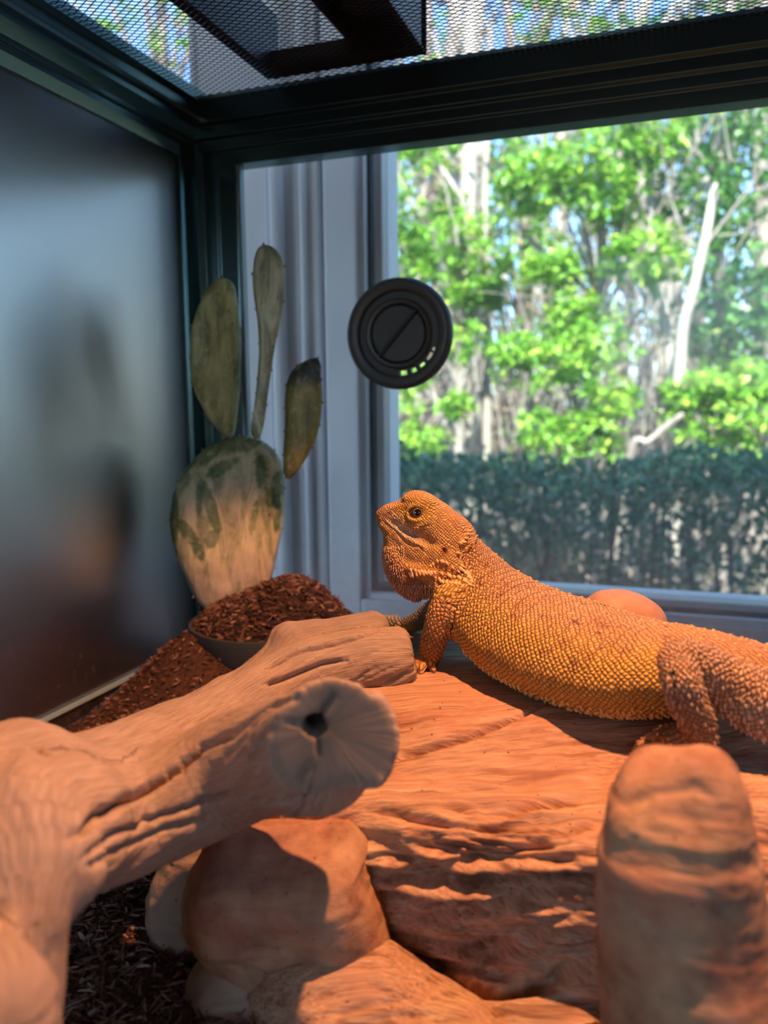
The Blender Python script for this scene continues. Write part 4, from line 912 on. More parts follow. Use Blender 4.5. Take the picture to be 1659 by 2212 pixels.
paint(blob(846, 1122, 10, 16, 30) * hf, (.64, .50, .42), .5)
paint(blob(837, 1105, 16, 14) * hf, (.66, .34, .22), .7)
paint(sstep(0, 26, Y - (1172 + (X - 830) * .80)) * sstep(985, 930, X) * hf, (.26, .09, .055), .92)  # dark beard colour, with the shade under the jaw painted in
paint(blob(955, 1240, 62, 20, 4) * hf, (.80, .30, .07), .8)
paint(blob(985, 1135, 50, 32, 35) * hf, (.62, .29, .14), .6)
paint(blob(960, 1190, 9, 12, 30) * hf, (.14, .02, .015), .95)
paint(blob(840, 1110, 5, 5) * hf, (.18, .04, .03), .9)
P = on_surface(V, [(820, 1126), (850, 1148), (871, 1165), (898, 1179), (912, 1190)]); dd, _ = poly_dist(V, P); paint(np.exp(-(dd / .0005) ** 2) * hf, (.20, .10, .02), .8)
for (px, py, rx, ry, an) in ((1115, 1320, 9, 6, -20), (1075, 1283, 30, 5, -25), (1215, 1390, 14, 8, -40), (1270, 1420, 8, 16, 10), (1340, 1410, 22, 7, -50), (1180, 1335, 14, 8, 0), (1300, 1350, 16, 9, 20), (1240, 1440, 7, 14, 10)):
    paint(blob(px, py, rx, ry, an) * (lab == BODY) * (.6 + .5 * nz2), (.26, .10, .09), .75)
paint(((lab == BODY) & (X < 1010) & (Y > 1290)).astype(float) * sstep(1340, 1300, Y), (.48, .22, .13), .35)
paint((lab == LEG) * blob(1470, 1520, 22, 50, -20), (.46, .30, .24), .5)
paint((lab == LEG) * sstep(1500, 1530, Y) * (X > 1555), (.56, .42, .32), .6)
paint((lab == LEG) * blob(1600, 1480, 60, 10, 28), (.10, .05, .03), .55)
dragon = tag(empty('bearded_dragon', tuple(atZ(1250, 1500, Zt))), 'orange bearded dragon resting on the rock hide with raised head', 'lizard')
# tail beyond the hips, lofted on to the same skin
tl = catmull(np.array([SP[-2], SP[-1], SP[-1] + (.030, -.004, -.008), (.120, .318, .136), (.165, .345, .122), (.200, .395, .112), (.215, .440, .085)]), 6)
rad = np.interp(np.linspace(0, 1, len(tl)), [0, .15, .3, .6, 1], [.0135, .0132, .0115, .0068, .0016]); rad[0] = .0125
TV = []; n_t = 28
for i in range(len(tl)):
    t_ = tl[min(i + 1, len(tl) - 1)] - tl[max(i - 1, 0)]; t_ /= np.linalg.norm(t_); l_ = np.cross(t_, (0, 0, 1)); l_ /= np.linalg.norm(l_); u_ = np.cross(l_, t_)
    for j in range(n_t): a = 2 * math.pi * j / n_t; TV.append(tl[i] + rad[i] * (1.15 * math.cos(a) * l_ + .9 * math.sin(a) * u_))
TV = np.array(TV); b0 = len(V); i_, j_ = np.meshgrid(np.arange(len(tl) - 1), np.arange(n_t), indexing='ij')
TF = np.column_stack([(i_ * n_t + j_).ravel(), (i_ * n_t + (j_ + 1) % n_t).ravel(), ((i_ + 1) * n_t + (j_ + 1) % n_t).ravel(), ((i_ + 1) * n_t + j_).ravel()])
tu = np.column_stack([np.repeat(np.arange(len(tl)) * 4.5, n_t), np.tile(np.arange(n_t) * 1.7, len(tl)), np.ones(len(TV))])
tc = np.tile(np.array([.58, .29, .12, .6]), (len(TV), 1))
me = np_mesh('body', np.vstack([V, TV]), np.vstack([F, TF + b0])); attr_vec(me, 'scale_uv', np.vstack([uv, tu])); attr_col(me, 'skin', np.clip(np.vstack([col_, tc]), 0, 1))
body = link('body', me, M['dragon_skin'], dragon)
DV, DN, DL, DX, DY = V, N, lab, X, Y
print('dragon verts', len(V), 'drift', len(V2))
# eye
er = 17.5 * HS; ec = H(EYC[0] + .5, EYC[1] - .5, EYD - 8.5)
th = np.linspace(0, math.pi, 25); ph = np.linspace(0, 2 * math.pi, 41)[:-1]; ev = []; eu = []
for t in th:
    for p_ in ph:
        dl = np.array([math.sin(t) * math.cos(p_), math.sin(t) * math.sin(p_), math.cos(t)]); ev.append(ec + er * (dl[0] * RIGHT + dl[1] * UPV + dl[2] * TOCAM)); eu.append((dl[0] - .14, dl[1] - .02, 0 if dl[2] > 0 else 2))
i_, j_ = np.meshgrid(np.arange(24), np.arange(40), indexing='ij')
me = np_mesh('eye', np.array(ev), np.column_stack([(i_ * 40 + j_).ravel(), ((i_ + 1) * 40 + j_).ravel(), ((i_ + 1) * 40 + (j_ + 1) % 40).ravel(), (i_ * 40 + (j_ + 1) % 40).ravel()])); attr_vec(me, 'eyeuv', np.array(eu))
tag(link('eye', me, M['eye'], dragon), 'dark round eye with a thin brown iris ring')
# spines
def spines(name, items, label):
    VV, FF, CC = [], [], []; ns = 6
    for (p, dr, ln, rd, c_) in items:
        dr = dr / np.linalg.norm(dr); a = np.cross(dr, (0.3, 0.2, 0.9)); a /= np.linalg.norm(a); b = np.cross(dr, a); k = len(VV)
        for i in range(ns): t = 2 * math.pi * i / ns; VV.append(p - dr * rd * .5 + rd * (math.cos(t) * a + math.sin(t) * b)); CC.append(c_)
        for i in range(ns): t = 2 * math.pi * i / ns; VV.append(p + dr * ln * .5 + rd * .62 * (math.cos(t) * a + math.sin(t) * b)); CC.append(c_)
        VV.append(p + dr * ln); CC.append(np.minimum(np.array(c_) * 1.15, 1))
        for i in range(ns):
            FF.append((k + i, k + (i + 1) % ns, k + ns + (i + 1) % ns, k + ns + i)); FF.append((k + ns + i, k + ns + (i + 1) % ns, k + 2 * ns, k + 2 * ns))
    quads = [q_ for q_ in FF]
    me = bpy.data.meshes.new(name); me.from_pydata([tuple(v) for v in VV], [], [q_ if q_[2] != q_[3] else q_[:3] for q_ in quads]); me.update()
    for p_ in me.polygons: p_.use_smooth = True
    attr_col(me, 'skin', np.array(CC)); o = link(name, me, M['dragon_spine'], dragon); o['kind'] = 'stuff'; o['label'] = label; return o
def pick(mask, nmax, mind):
    idx = np.nonzero(mask)[0]; rng.shuffle(idx); out = []
    P = np.zeros((0, 3))
    for i in idx:
        if len(out) >= nmax: break
        if len(P) and np.min(((P - DV[i]) ** 2).sum(1)) < mind ** 2: continue
        out.append(i); P = np.vstack([P, DV[i]])
    return out
beard = (DL == HEAD) & ~((DX > 872) & (DY < 1264)) & (DX < 945) & (DY > 1180) & (DY > 1150 + (DX - 830) * .75) & (DN @ TOCAM > -.4)
it = []
for i in pick(beard, 600, .00105):
    it.append((DV[i], DN[i] + .9 * (-UPV) + .35 * RIGHT, HS * rng.uniform(4, 7), HS * 1.9, col_[i, :3] * rng.uniform(.75, 1.3)))
spines('beard_spines', it, 'small dark pointed scales of the throat beard')
it = []
for row, (pts, n_, ln, rd) in enumerate((([(880, 1245), (910, 1243), (950, 1250), (985, 1255)], 14, 11, 4.2), ([(905, 1228), (940, 1232), (975, 1240), (1000, 1246)], 12, 9, 4.0), ([(925, 1216), (955, 1220), (985, 1228)], 10, 7, 3.4), ([(882, 1236), (915, 1234)], 5, 9, 3))):
    P = catmull(on_surface(DV, pts), 6); ix = np.linspace(0, len(P) - 1, n_).astype(int)
    for j in ix:
        k = np.argmin(((DV - P[j]) ** 2).sum(1)); it.append((DV[k], DN[k] * .8 - .8 * UPV + .6 * RIGHT, HS * ln * rng.uniform(.8, 1.2), HS * rd, (.86, .40, .13)))
for px, py, ln, rd in ((990, 1222, 16, 5), (1000, 1232, 20, 5), (1008, 1240, 22, 5), (1012, 1250, 18, 4.5), (998, 1248, 18, 5), (985, 1240, 12, 4), (1012, 1228, 14, 4), (1004, 1215, 11, 4), (1010, 1255, 14, 4), (978, 1252, 13, 4)):
    P = on_surface(DV, [(px, py)])[0]; k = np.argmin(((DV - P) ** 2).sum(1)); it.append((P, DN[k] * .5 - .75 * UPV + 1.0 * RIGHT, HS * ln, HS * rd, (.72, .40, .16)))
for px, py in ((1000, 1180), (1008, 1170), (1012, 1160), (1018, 1148), (1020, 1140), (995, 1188), (1005, 1176)):
    P = on_surface(DV, [(px, py)])[0]; k = np.argmin(((DV - P) ** 2).sum(1)); it.append((P, DN[k] * .8 + .6 * RIGHT - .2 * UPV, HS * 9, HS * 4, (.66, .34, .15)))
spines('jowl_spines', it, 'orange pointed scales in rows along the jaw corner')
bdir = SP[-2] - SP[2]; bdir /= np.linalg.norm(bdir); it = []
fl = (DL == BODY) & (DX > 1000)
for i in pick(fl & (BA < -.30) & (BA > -.95), 260, .0022):
    it.append((DV[i], DN[i] + .7 * bdir, .0011 * rng.uniform(.8, 1.3), .0008, np.minimum(col_[i, :3] * 1.12, 1)))
for i in pick(fl & (BA > .9) & (BA < 2.3), 240, .0030):
    it.append((DV[i], DN[i] * .7 + bdir, .0008 * rng.uniform(.7, 1.3), .0007, col_[i, :3] * rng.uniform(.6, 1.1)))
spines('back_spines', it, 'tiny raised scales along the flank and back'); it = []
for i in pick((DL == LEG) & (DN @ TOCAM > -.5), 330, .0019):
    it.append((DV[i], DN[i] * .6 - .8 * UPV + .3 * RIGHT, .0014 * rng.uniform(.7, 1.2), .00065, np.minimum(col_[i, :3] * rng.uniform(.9, 1.3), 1)))
spines('leg_spines', it, 'keeled pointed scales of the hind leg')
it = []
for g_, tipsx, bs in ((ftN, ftN, atZ(922, 1432, Zt)), (ftF, ftF, atY(874, 1352, .441)), (ftH, ftH, atY(1486, 1592, .309))):
    for t_ in tipsx: dv = np.asarray(t_) - np.asarray(bs); it.append((np.asarray(t_), dv / np.linalg.norm(dv) + np.array([0, 0, -.35]), .0040, .0011, (.16, .11, .08)))
cl = spines('claws', it, 'small dark claws'); cl.data.materials.clear(); cl.data.materials.append(M['claw'])

# ------------------------------------------------------------------ cactus in its bowl
def pad(name, outline, Y, thick, colors, parent, yaw=0.0, lean=0.0, tip=None, n=132, rings=30):
    """a flat cactus pad: its face outline (as the photo shows it) set at depth Y, swollen to the given thickness"""
    O = np.array(outline, float); O = np.vstack([O, O[:1]]); 
    seg = np.r_[0, np.cumsum(np.hypot(*np.diff(O, axis=0).T))]; tq = np.linspace(0, seg[-1], n, endpoint=False)
    px_, py_ = np.interp(tq, seg, O[:, 0]), np.interp(tq, seg, O[:, 1])
    for _ in range(2): px_ = (np.roll(px_, 1) + 2 * px_ + np.roll(px_, -1)) / 4; py_ = (np.roll(py_, 1) + 2 * py_ + np.roll(py_, -1)) / 4
    cx_, cy_ = px_.mean(), py_.mean(); c0 = atY(cx_, cy_, Y); vdir = c0 - CAM; vdir /= np.linalg.norm(vdir)
    def pl(px, py): r = ray(px, py); nn = vdir + math.tan(math.radians(yaw)) * RIGHT + math.tan(math.radians(lean)) * UPV; return CAM + r * ((c0 - CAM) @ nn) / (r @ nn)
    B = np.array([pl(a, b) for a, b in zip(px_, py_)]); V = []; UV_ = []
    rad = np.linspace(0, 1, rings + 1)[1:]
    for side in (1, -1):
        V.append(c0 - vdir * side * thick)
        UV_.append((0, 0))
        for r in (rad if side == 1 else rad[:-1]):
            h = thick * math.sqrt(max(0, 1 - r ** 3.2))
            for b in B: V.append(c0 + (b - c0) * r - vdir * side * h)
    V = np.array(V); F3 = []; F4 = []
    o2 = 1 + rings * n
    for j in range(n): F3.append((0, 1 + (j + 1) % n, 1 + j)); F3.append((o2, o2 + 1 + j, o2 + 1 + (j + 1) % n))
    for k in range(rings - 1):
        for j in range(n): a = 1 + k * n; F4.append((a + j, a + (j + 1) % n, a + n + (j + 1) % n, a + n + j))
    for k in range(rings - 2):
        for j in range(n): a = o2 + 1 + k * n; F4.append((a + j, a + n + j, a + n + (j + 1) % n, a + (j + 1) % n))
    a = o2 + 1 + (rings - 2) * n; b = 1 + (rings - 1) * n
    for j in range(n): F4.append((a + j, b + j, b + (j + 1) % n, a + (j + 1) % n))
    V = V + vdir * (.0018 * fbm(V * 45, 3, 17))[:, None]
    me = bpy.data.meshes.new(name); me.from_pydata([tuple(v) for v in V], [], F3 + F4); me.update()
    bm = bmesh.new(); bm.from_mesh(me); bmesh.ops.recalc_face_normals(bm, faces=bm.faces[:]); bm.to_mesh(me); bm.free()
    for p_ in me.polygons: p_.use_smooth = True
    X_, Y_, _ = pix(V); Cc = colors(V, X_, Y_); attr_col(me, 'skin', np.clip(Cc, 0, 1))
    o = link(name, me, M['cactus_skin'], parent)
    # areoles with short spines, along the rim and across the face
    rg = np.random.default_rng(int(cx_)); pts = [B[j] for j in range(0, n, 11)] + [c0 + (B[rg.integers(n)] - c0) * rg.uniform(.25, .85) - vdir * thick * .8 for _ in range(7)]
    mb = MB()
    for p_ in pts:
        dr = (p_ - c0) * .6 - vdir * .02; dr /= np.linalg.norm(dr); a_ = np.cross(dr, (0, 0, 1)); a_ /= np.linalg.norm(a_) + 1e-9; b_ = np.cross(dr, a_)
        w = .0011; mb.add([p_ + w * a_, p_ + w * b_, p_ - w * a_, p_ - w * b_, p_ + dr * .0024], [(0, 1, 4), (1, 2, 4), (2, 3, 4), (3, 0, 4), (3, 2, 1, 0)])
    sp_ = mb.build('areoles', M['areole'], o); sp_['kind'] = 'stuff'
    return o
main_o = [(366, 1124), (373, 1070), (390, 1028), (413, 998), (447, 964), (475, 950), (501, 945), (535, 942), (560, 947), (590, 968), (605, 990), (612, 1010), (615, 1070), (612, 1115), (607, 1154), (598, 1200), (588, 1245), (570, 1300), (540, 1330), (480, 1335), (440, 1315), (420, 1292), (400, 1245), (379, 1196), (369, 1155)]
left_o = [(480, 599), (495, 603), (508, 618), (516, 660), (522, 736), (519, 837), (512, 905), (506, 942), (497, 950), (480, 943), (447, 901), (421, 850), (409, 787), (413, 711), (424, 672), (436, 645), (448, 622), (463, 605)]
mid_o = [(569, 527), (585, 530), (600, 541), (613, 559), (616, 605), (611, 669), (596, 736), (587, 795), (578, 859), (571, 915), (562, 948), (546, 948), (541, 930), (550, 871), (556, 816), (560, 753), (556, 690), (548, 640), (545, 600), (549, 555), (557, 534)]
right_o = [(687, 772), (694, 790), (693, 812), (697, 859), (693, 909), (683, 950), (665, 985), (641, 1022), (622, 1038), (612, 1022), (612, 980), (615, 922), (615, 859), (618, 830), (628, 803), (645, 787), (668, 775)]
def wn3(V, s, seed): return fbm(V * s, 3, seed)
def mainc(V, X_, Y_):
    c = np.tile(np.array([.72, .60, .33]), (len(V), 1))
    g = np.array([.10, .14, .045]); g2 = np.array([.16, .24, .06])
    def bl(px, py, rx, ry, an): 
        c_, s_ = math.cos(math.radians(an)), math.sin(math.radians(an)); u, v = (X_ - px) * c_ + (Y_ - py) * s_, -(X_ - px) * s_ + (Y_ - py) * c_; return sstep(1.06, .92, np.hypot(u / rx, v / ry) + .22 * wn3(V, 150, 8))
    nn = wn3(V, 70, 3)
    for a in ((395, 1010, 16, 60, 30), (372, 1130, 14, 90, 0), (440, 985, 45, 16, -28), (480, 1010, 40, 14, -30), (505, 960, 60, 16, -4), (565, 1020, 14, 40, -8), (600, 1050, 18, 36, 15), (455, 1095, 13, 62, -16), (430, 1080, 8, 40, 0), (405, 1150, 14, 36, -38), (425, 1185, 11, 30, -30), (585, 1075, 16, 20, 0), (548, 1120, 8, 40, 12), (600, 1110, 9, 40, 5), (458, 1165, 14, 22, 30)):
        k = bl(*a)[:, None] * (.8 + .3 * nn[:, None]); k = np.clip(k, 0, .95); c = c * (1 - k) + (g * .5 + g2 * .5) * k
    lo = sstep(1180, 1260, Y_ + (X_ - 490) * .25)[:, None]; c = c * (1 - lo) + np.array([.60, .46, .32]) * lo  # pinkish lower part: edge of the lamp light painted into the pad
    edge = sstep(388, 370, X_)[:, None]; c = c * (1 - edge) + g * edge
    return np.column_stack([c, np.ones(len(V))])
def greenc(base, tipdark=None):
    def fn(V, X_, Y_):
        c = np.tile(np.array(base), (len(V), 1)); nn = wn3(V * np.array([1, 1, .35]), 90, 5)[:, None]; c = c * (1 + .35 * nn)
        if tipdark:
            k = sstep(tipdark + 18, tipdark - 18, Y_)[:, None]; c = c * (1 - k) + np.array([.055, .065, .055]) * k
        return np.column_stack([c, np.ones(len(V))])
    return fn
cact = tag(empty('prickly_pear_cactus', tuple(atY(500, 1300, .55))), 'variegated prickly pear cactus with three upright pads planted in the corner', 'cactus')
pad('pad', main_o, .552, .0125, mainc, cact, yaw=8)
pad('pad', left_o, .556, .0075, greenc((.50, .50, .20)), cact, yaw=-10)
pad('pad', mid_o, .548, .0070, greenc((.66, .72, .46)), cact, yaw=20)
pad('pad', right_o, .546, .0070, greenc((.36, .32, .10), 828), cact, yaw=15)

bcx, bcy, bz = -0.2835, 0.540, 0.052
bowl = MB(); bowl.lathe([(.0001, .0), (.046, .0), (.054, .010), (.060, .030), (.0635, .044), (.0635, .047), (.061, .047), (.057, .030), (.050, .012), (.0001, .006)], (bcx, bcy, bz), 'z', 64)
tag(bowl.build('planter_bowl', M['dark_plastic'], smooth=True), 'low black round bowl holding the cactus and its soil in the corner', 'bowl')
def heap(name, cx_, cy_, hfun, rmax, mat, n=90, m=34, seed=1):
    V = [(cx_, cy_, hfun(cx_, cy_))]; F3 = []; F4 = []
    for k in range(1, m + 1):
        for j in range(n): a = 2 * math.pi * j / n; r = rmax * k / m; V.append((cx_ + r * math.cos(a), cy_ + r * math.sin(a), hfun(cx_ + r * math.cos(a), cy_ + r * math.sin(a))))
    V = np.array(V); V[:, 2] += .0042 * fbm(V * 130, 4, seed) * np.clip((rmax - np.hypot(V[:, 0] - cx_, V[:, 1] - cy_)) / (rmax * .15), 0, 1)
    for j in range(n): F3.append((0, 1 + j, 1 + (j + 1) % n))
    for k in range(m - 1):
        for j in range(n): a = 1 + k * n; F4.append((a + j, a + n + j, a + n + (j + 1) % n, a + (j + 1) % n))
    me = bpy.data.meshes.new(name); me.from_pydata([tuple(v) for v in V], [], F3 + F4); me.update()
    for p_ in me.polygons: p_.use_smooth = True
    return V, me
def soil_h(x, y):
    r = math.hypot(x - bcx, y - bcy); t = max(0, 1 - (r / .060) ** 2)
    return bz + .041 + .034 * t ** .8 * (1 + .15 * math.sin(40 * x + 20 * y)) + .010 * math.exp(-((x + .262) ** 2 + (y - .53) ** 2) / .0006)
SV, sme = heap('potting_soil', bcx, bcy, soil_h, .0605, M['soil'])
soil = tag(link('potting_soil', sme, M['soil']), 'heap of dark brown potting soil around the cactus base', 'soil', kind='stuff')

# fibres and chips strewn over soil and substrate
def chips(name, P, lens, wid, mat, seed, parent=None, up=.5, curl=0.25):
    rg = np.random.default_rng(seed); n_ = len(P)
    az = rg.uniform(0, 2 * math.pi, n_); el = rg.normal(0, up, n_) * .6
    t = np.column_stack([np.cos(az) * np.cos(el), np.sin(az) * np.cos(el), np.sin(el)])
    s = np.cross(t, rg.normal(0, 1, (n_, 3))); s /= np.linalg.norm(s, axis=1, keepdims=True); u = np.cross(s, t)
    L = rg.uniform(*lens, n_)[:, None]; W = rg.uniform(*wid, n_)[:, None]; c = rg.normal(0, curl, n_)[:, None]
    V = np.zeros((n_, 8, 3))
    for k, (a, w) in enumerate(((-.5, .5), (-.15, 1.), (.2, .9), (.5, .35))):
        ctr = P + t * L * a + u * L * c * (.25 - a * a)
        V[:, 2 * k] = ctr + s * W * w * .5 + u * W * .10; V[:, 2 * k + 1] = ctr - s * W * w * .5
    i = np.arange(n_)[:, None] * 8
    F = np.concatenate([i + np.array([0, 1, 3, 2]), i + np.array([2, 3, 5, 4]), i + np.array([4, 5, 7, 6])]).reshape(-1, 4)
    o = link(name, np_mesh(name, V.reshape(-1, 3), F), mat, parent); o['kind'] = 'stuff'; return o
rg = np.random.default_rng(3)
a = rg.uniform(0, 2 * math.pi, 2600); r = .059 * np.sqrt(rg.uniform(0, 1, 2600)); xy = np.column_stack([bcx + r * np.cos(a), bcy + r * np.sin(a)])
P = np.column_stack([xy, [soil_h(x, y) + .001 for x, y in xy]])
chips('soil_fibre', P, (.003, .010), (.0008, .0022), M['husk_chip'], 5, soil, .5, .6)

def sub_h(x, y):
    h = .047 + .004 * np.sin(23 * x + 1) * np.cos(19 * y) + .0025 * np.sin(61 * x + 33 * y)
    h = h + .048 * np.exp(-(((x + .318) / .050) ** 2 + ((y - .500) / .040) ** 2)) + .020 * np.exp(-(((x + .25) / .06) ** 2 + ((y - .45) / .05) ** 2))
    return h - .006 * np.exp(-((x + .388) / .012) ** 2)
gx, gy = np.meshgrid(np.linspace(XW + .001, TX1 - .006, 330), np.linspace(TY0 + .012, BG - .002, 220), indexing='ij')
V = np.column_stack([gx.ravel(), gy.ravel(), sub_h(gx.ravel(), gy.ravel())]); V[:, 2] += .0035 * fbm(V * 90, 4, 12)
V[:, 2] -= .010 * np.exp(-((V[:, 0] - atZ(285, 1955, .045)[0]) ** 2 + (V[:, 1] - atZ(285, 1955, .045)[1]) ** 2) / .00008)
i_, j_ = np.meshgrid(np.arange(329), np.arange(219), indexing='ij'); k = (i_ * 220 + j_).ravel(); F = np.column_stack([k, k + 220, k + 221, k + 1])
SUBV = V
sub = tag(link('bark_substrate', np_mesh('bark_substrate', V, F), M['husk']), 'loose reddish brown coconut husk substrate covering the tank floor', 'substrate', kind='stuff')
def scatter(x0, x1, y0, y1, n_, seed): 
    rg = np.random.default_rng(seed); xy = np.column_stack([rg.uniform(x0, x1, n_), rg.uniform(y0, y1, n_)]); return np.column_stack([xy, sub_h(xy[:, 0], xy[:, 1]) + rg.uniform(-.001, .003, n_)])
chips('husk_fibre', scatter(-.30, -.12, .19, .36, 9000, 1), (.002, .009), (.0004, .0011), M['husk_chip'], 11, sub, .45, .5)
chips('husk_flake', scatter(-.385, -.12, .19, .60, 16000, 2), (.0015, .006), (.0006, .0018), M['husk_chip'], 12, sub, .5, .3)
chips('husk_fibre', scatter(-.12, .50, .05, .61, 6000, 4), (.003, .010), (.0006, .0018), M['husk_chip'], 13, sub, .45, .4)

# ------------------------------------------------------------------ the garden beyond the window
GZ = -1.05
gr = MB().box(-30, 30, 0.9, 45, GZ - .3, GZ).build('ground', M['ground_litter']); gr['kind'] = 'structure'
def leaves_mesh(name, P, Dv, L, W, seed, mat, parent):
    """one small folded leaf per point, growing along Dv"""
    rg = np.random.default_rng(seed); n_ = len(P); t = Dv / np.linalg.norm(Dv, axis=1, keepdims=True)
    s = np.cross(t, np.array([0, 0, 1.]) + rg.normal(0, .45, (n_, 3))); s /= np.linalg.norm(s, axis=1, keepdims=True) + 1e-9; u = np.cross(s, t)
    L = (L * rg.uniform(.65, 1.2, n_))[:, None]; W = (W * rg.uniform(.7, 1.2, n_))[:, None]
    V = np.stack([P, P + t * L * .5 + s * W * .5 + u * W * .18, P + t * L - u * L * .12, P + t * L * .5 - s * W * .5 + u * W * .18, P + t * L * .5], 1).reshape(-1, 3)
    i = np.arange(n_)[:, None] * 5; F = np.concatenate([i + np.array([0, 4, 2, 1]), i + np.array([0, 3, 2, 4])]).reshape(-1, 4)
    o = link(name, np_mesh(name, V, F, False), mat, parent); o['kind'] = 'stuff'; return o
def tube_mb(mb, P, R, n=7):
    P = np.asarray(P, float); k0 = len(mb.V); V = []
    for i in range(len(P)):
        t = P[min(i + 1, len(P) - 1)] - P[max(i - 1, 0)]; t /= np.linalg.norm(t); a = np.cross(t, (.3, .9, .2)); a /= np.linalg.norm(a); b = np.cross(t, a)
        V += [P[i] + R[i] * (math.cos(2 * math.pi * j / n) * a + math.sin(2 * math.pi * j / n) * b) for j in range(n)]
    F = [(i * n + j, i * n + (j + 1) % n, (i + 1) * n + (j + 1) % n, (i + 1) * n + j) for i in range(len(P) - 1) for j in range(n)]
    mb.add(V, F)
def tree(label, trunk, r0, blobs, whorls, leafL, lmat, bmat, seed, cat='tree', name='broadleaf_tree', group='trees beyond the window', per=8, twigs=10):
    """trunk: polyline; blobs: leaf masses (centre, radii); whorls per blob"""
    rg = np.random.default_rng(seed); trunk = catmull(np.array(trunk, float), 4)
    t = tag(empty(name, tuple(trunk[0])), label, cat, group)
    mb = MB(); tube_mb(mb, trunk, np.linspace(r0, r0 * .45, len(trunk)), 9); mb.build('trunk', M[bmat], t, smooth=True)
    bb = MB(); P = []; Dv = []
    for (c, r) in blobs:
        c = np.array(c, float); r = np.array(r, float)
        k = np.argmin(np.linalg.norm(trunk - c, axis=1)); k = max(0, k - 3); s = trunk[k]
        for _ in range(max(2, twigs // 3)):
            e = c + rg.normal(0, .45, 3) * r; mid = (s + e) / 2 + rg.normal(0, .08, 3); tube_mb(bb, [s, mid, e], [r0 * .32, r0 * .2, r0 * .08], 5)
        w = rg.normal(0, 1, (whorls, 3)); w /= np.linalg.norm(w, axis=1, keepdims=True); w *= rg.uniform(.25, 1, (whorls, 1)) ** .5
        ctr = c + w * r; ax = w * np.array([.6, .6, .4]) + np.array([0, -.15, .75]) + rg.normal(0, .25, w.shape)
        for q_ in range(per):
            a = 2 * math.pi * (q_ / per) + rg.uniform(0, 6.28, whorls); el = rg.uniform(.0, .8, whorls)
            axn = ax / np.linalg.norm(ax, axis=1, keepdims=True); s1 = np.cross(axn, np.array([.2, .1, 1.])); s1 /= np.linalg.norm(s1, axis=1, keepdims=True) + 1e-9; s2 = np.cross(axn, s1)
            dv = axn * el[:, None] + s1 * np.cos(a)[:, None] + s2 * np.sin(a)[:, None]; P.append(ctr + axn * rg.uniform(-.02, .02, (whorls, 1))); Dv.append(dv)
    if len(bb.V): bb.build('branches', M[bmat], t, smooth=True)['kind'] = 'stuff'
    if P: leaves_mesh('foliage', np.vstack(P), np.vstack(Dv), leafL, leafL * .42, seed + 1, M[lmat], t)
    return t
def G(px, py, Y): return atY(px, py, Y)
def bl(*L): return [(G(px, py, Y), (rx * 1.12, ry, rz * 1.12)) for px, py, Y, rx, ry, rz in L]
tree('bright green evergreen tree with pale trunk by the window frame', [G(1010, 1230, 4.6), G(1005, 800, 4.6), G(1012, 380, 4.6), G(1020, -200, 4.7)], .075,
     bl((920, 430, 4.4, .22, .25, .30), (870, 560, 4.4, .16, .2, .2), (1000, 560, 4.3, .24, .25, .2), (960, 520, 4.5, .2, .2, .22), (880, 700, 4.4, .14, .2, .15), (1040, 640, 4.4, .12, .2, .08), (930, 250, 4.5, .2, .3, .25)), 85, .062, 'leaf_bright', 'bark_pale', 101)
tree('leafy yellow green tree in the middle of the window view', [G(1290, 1230, 4.2), G(1285, 800, 4.2), G(1300, 500, 4.2), G(1280, 100, 4.3)], .035,
     bl((1170, 390, 4.0, .20, .2, .15), (1150, 410, 4.1, .18, .2, .18), (1310, 330, 4.0, .24, .25, .22), (1400, 290, 4.1, .18, .2, .16), (1190, 585, 4.0, .13, .2, .06), (1390, 560, 3.9, .18, .2, .13), (1240, 690, 4.0, .13, .2, .13), (1320, 430, 4.0, .15, .2, .14), (1270, 180, 4.2, .2, .2, .2)), 80, .062, 'leaf_bright', 'bark_grey', 202)
tree('dense green evergreen tree at the far side of the window', [G(1560, 1230, 4.5), G(1570, 800, 4.5), G(1545, 480, 4.5), G(1580, 0, 4.6)], .04,
     bl((1620, 560, 4.2, .24, .25, .20), (1580, 650, 4.2, .24, .25, .16), (1640, 780, 4.2, .2, .25, .2), (1560, 740, 4.3, .16, .2, .14), (1500, 430, 4.3, .18, .2, .14), (1620, 330, 4.4, .24, .3, .3), (1560, 260, 4.4, .24, .3, .3), (1700, 480, 4.3, .3, .3, .5)), 70, .058, 'leaf_mid', 'bark_grey', 303)
tree('low bright shrub with yellowing leaves under the pale leaning trunk', [G(1560, 1250, 3.9), G(1580, 1000, 3.9), G(1600, 850, 3.9)], .02,
     bl((1560, 900, 3.7, .25, .2, .16), (1640, 930, 3.7, .2, .2, .16), (1500, 850, 3.8, .12, .2, .09), (1610, 840, 3.8, .2, .2, .1)), 75, .055, 'leaf_bright', 'bark_grey', 404, 'shrub', 'broadleaf_shrub', 'shrubs beyond the hedge')
tree('low bright green shrub behind the middle of the hedge', [G(1250, 1250, 3.8), G(1260, 1000, 3.8), G(1240, 850, 3.8)], .02,
     bl((1150, 790, 3.7, .18, .2, .12), (1240, 780, 3.7, .18, .2, .10), (1290, 740, 3.8, .16, .2, .10), (1180, 940, 3.6, .14, .2, .09), (1280, 950, 3.6, .14, .2, .09), (1310, 870, 3.7, .12, .2, .1), (1110, 760, 3.8, .1, .2, .07)), 55, .055, 'leaf_bright', 'bark_grey', 505, 'shrub', 'broadleaf_shrub', 'shrubs beyond the hedge')
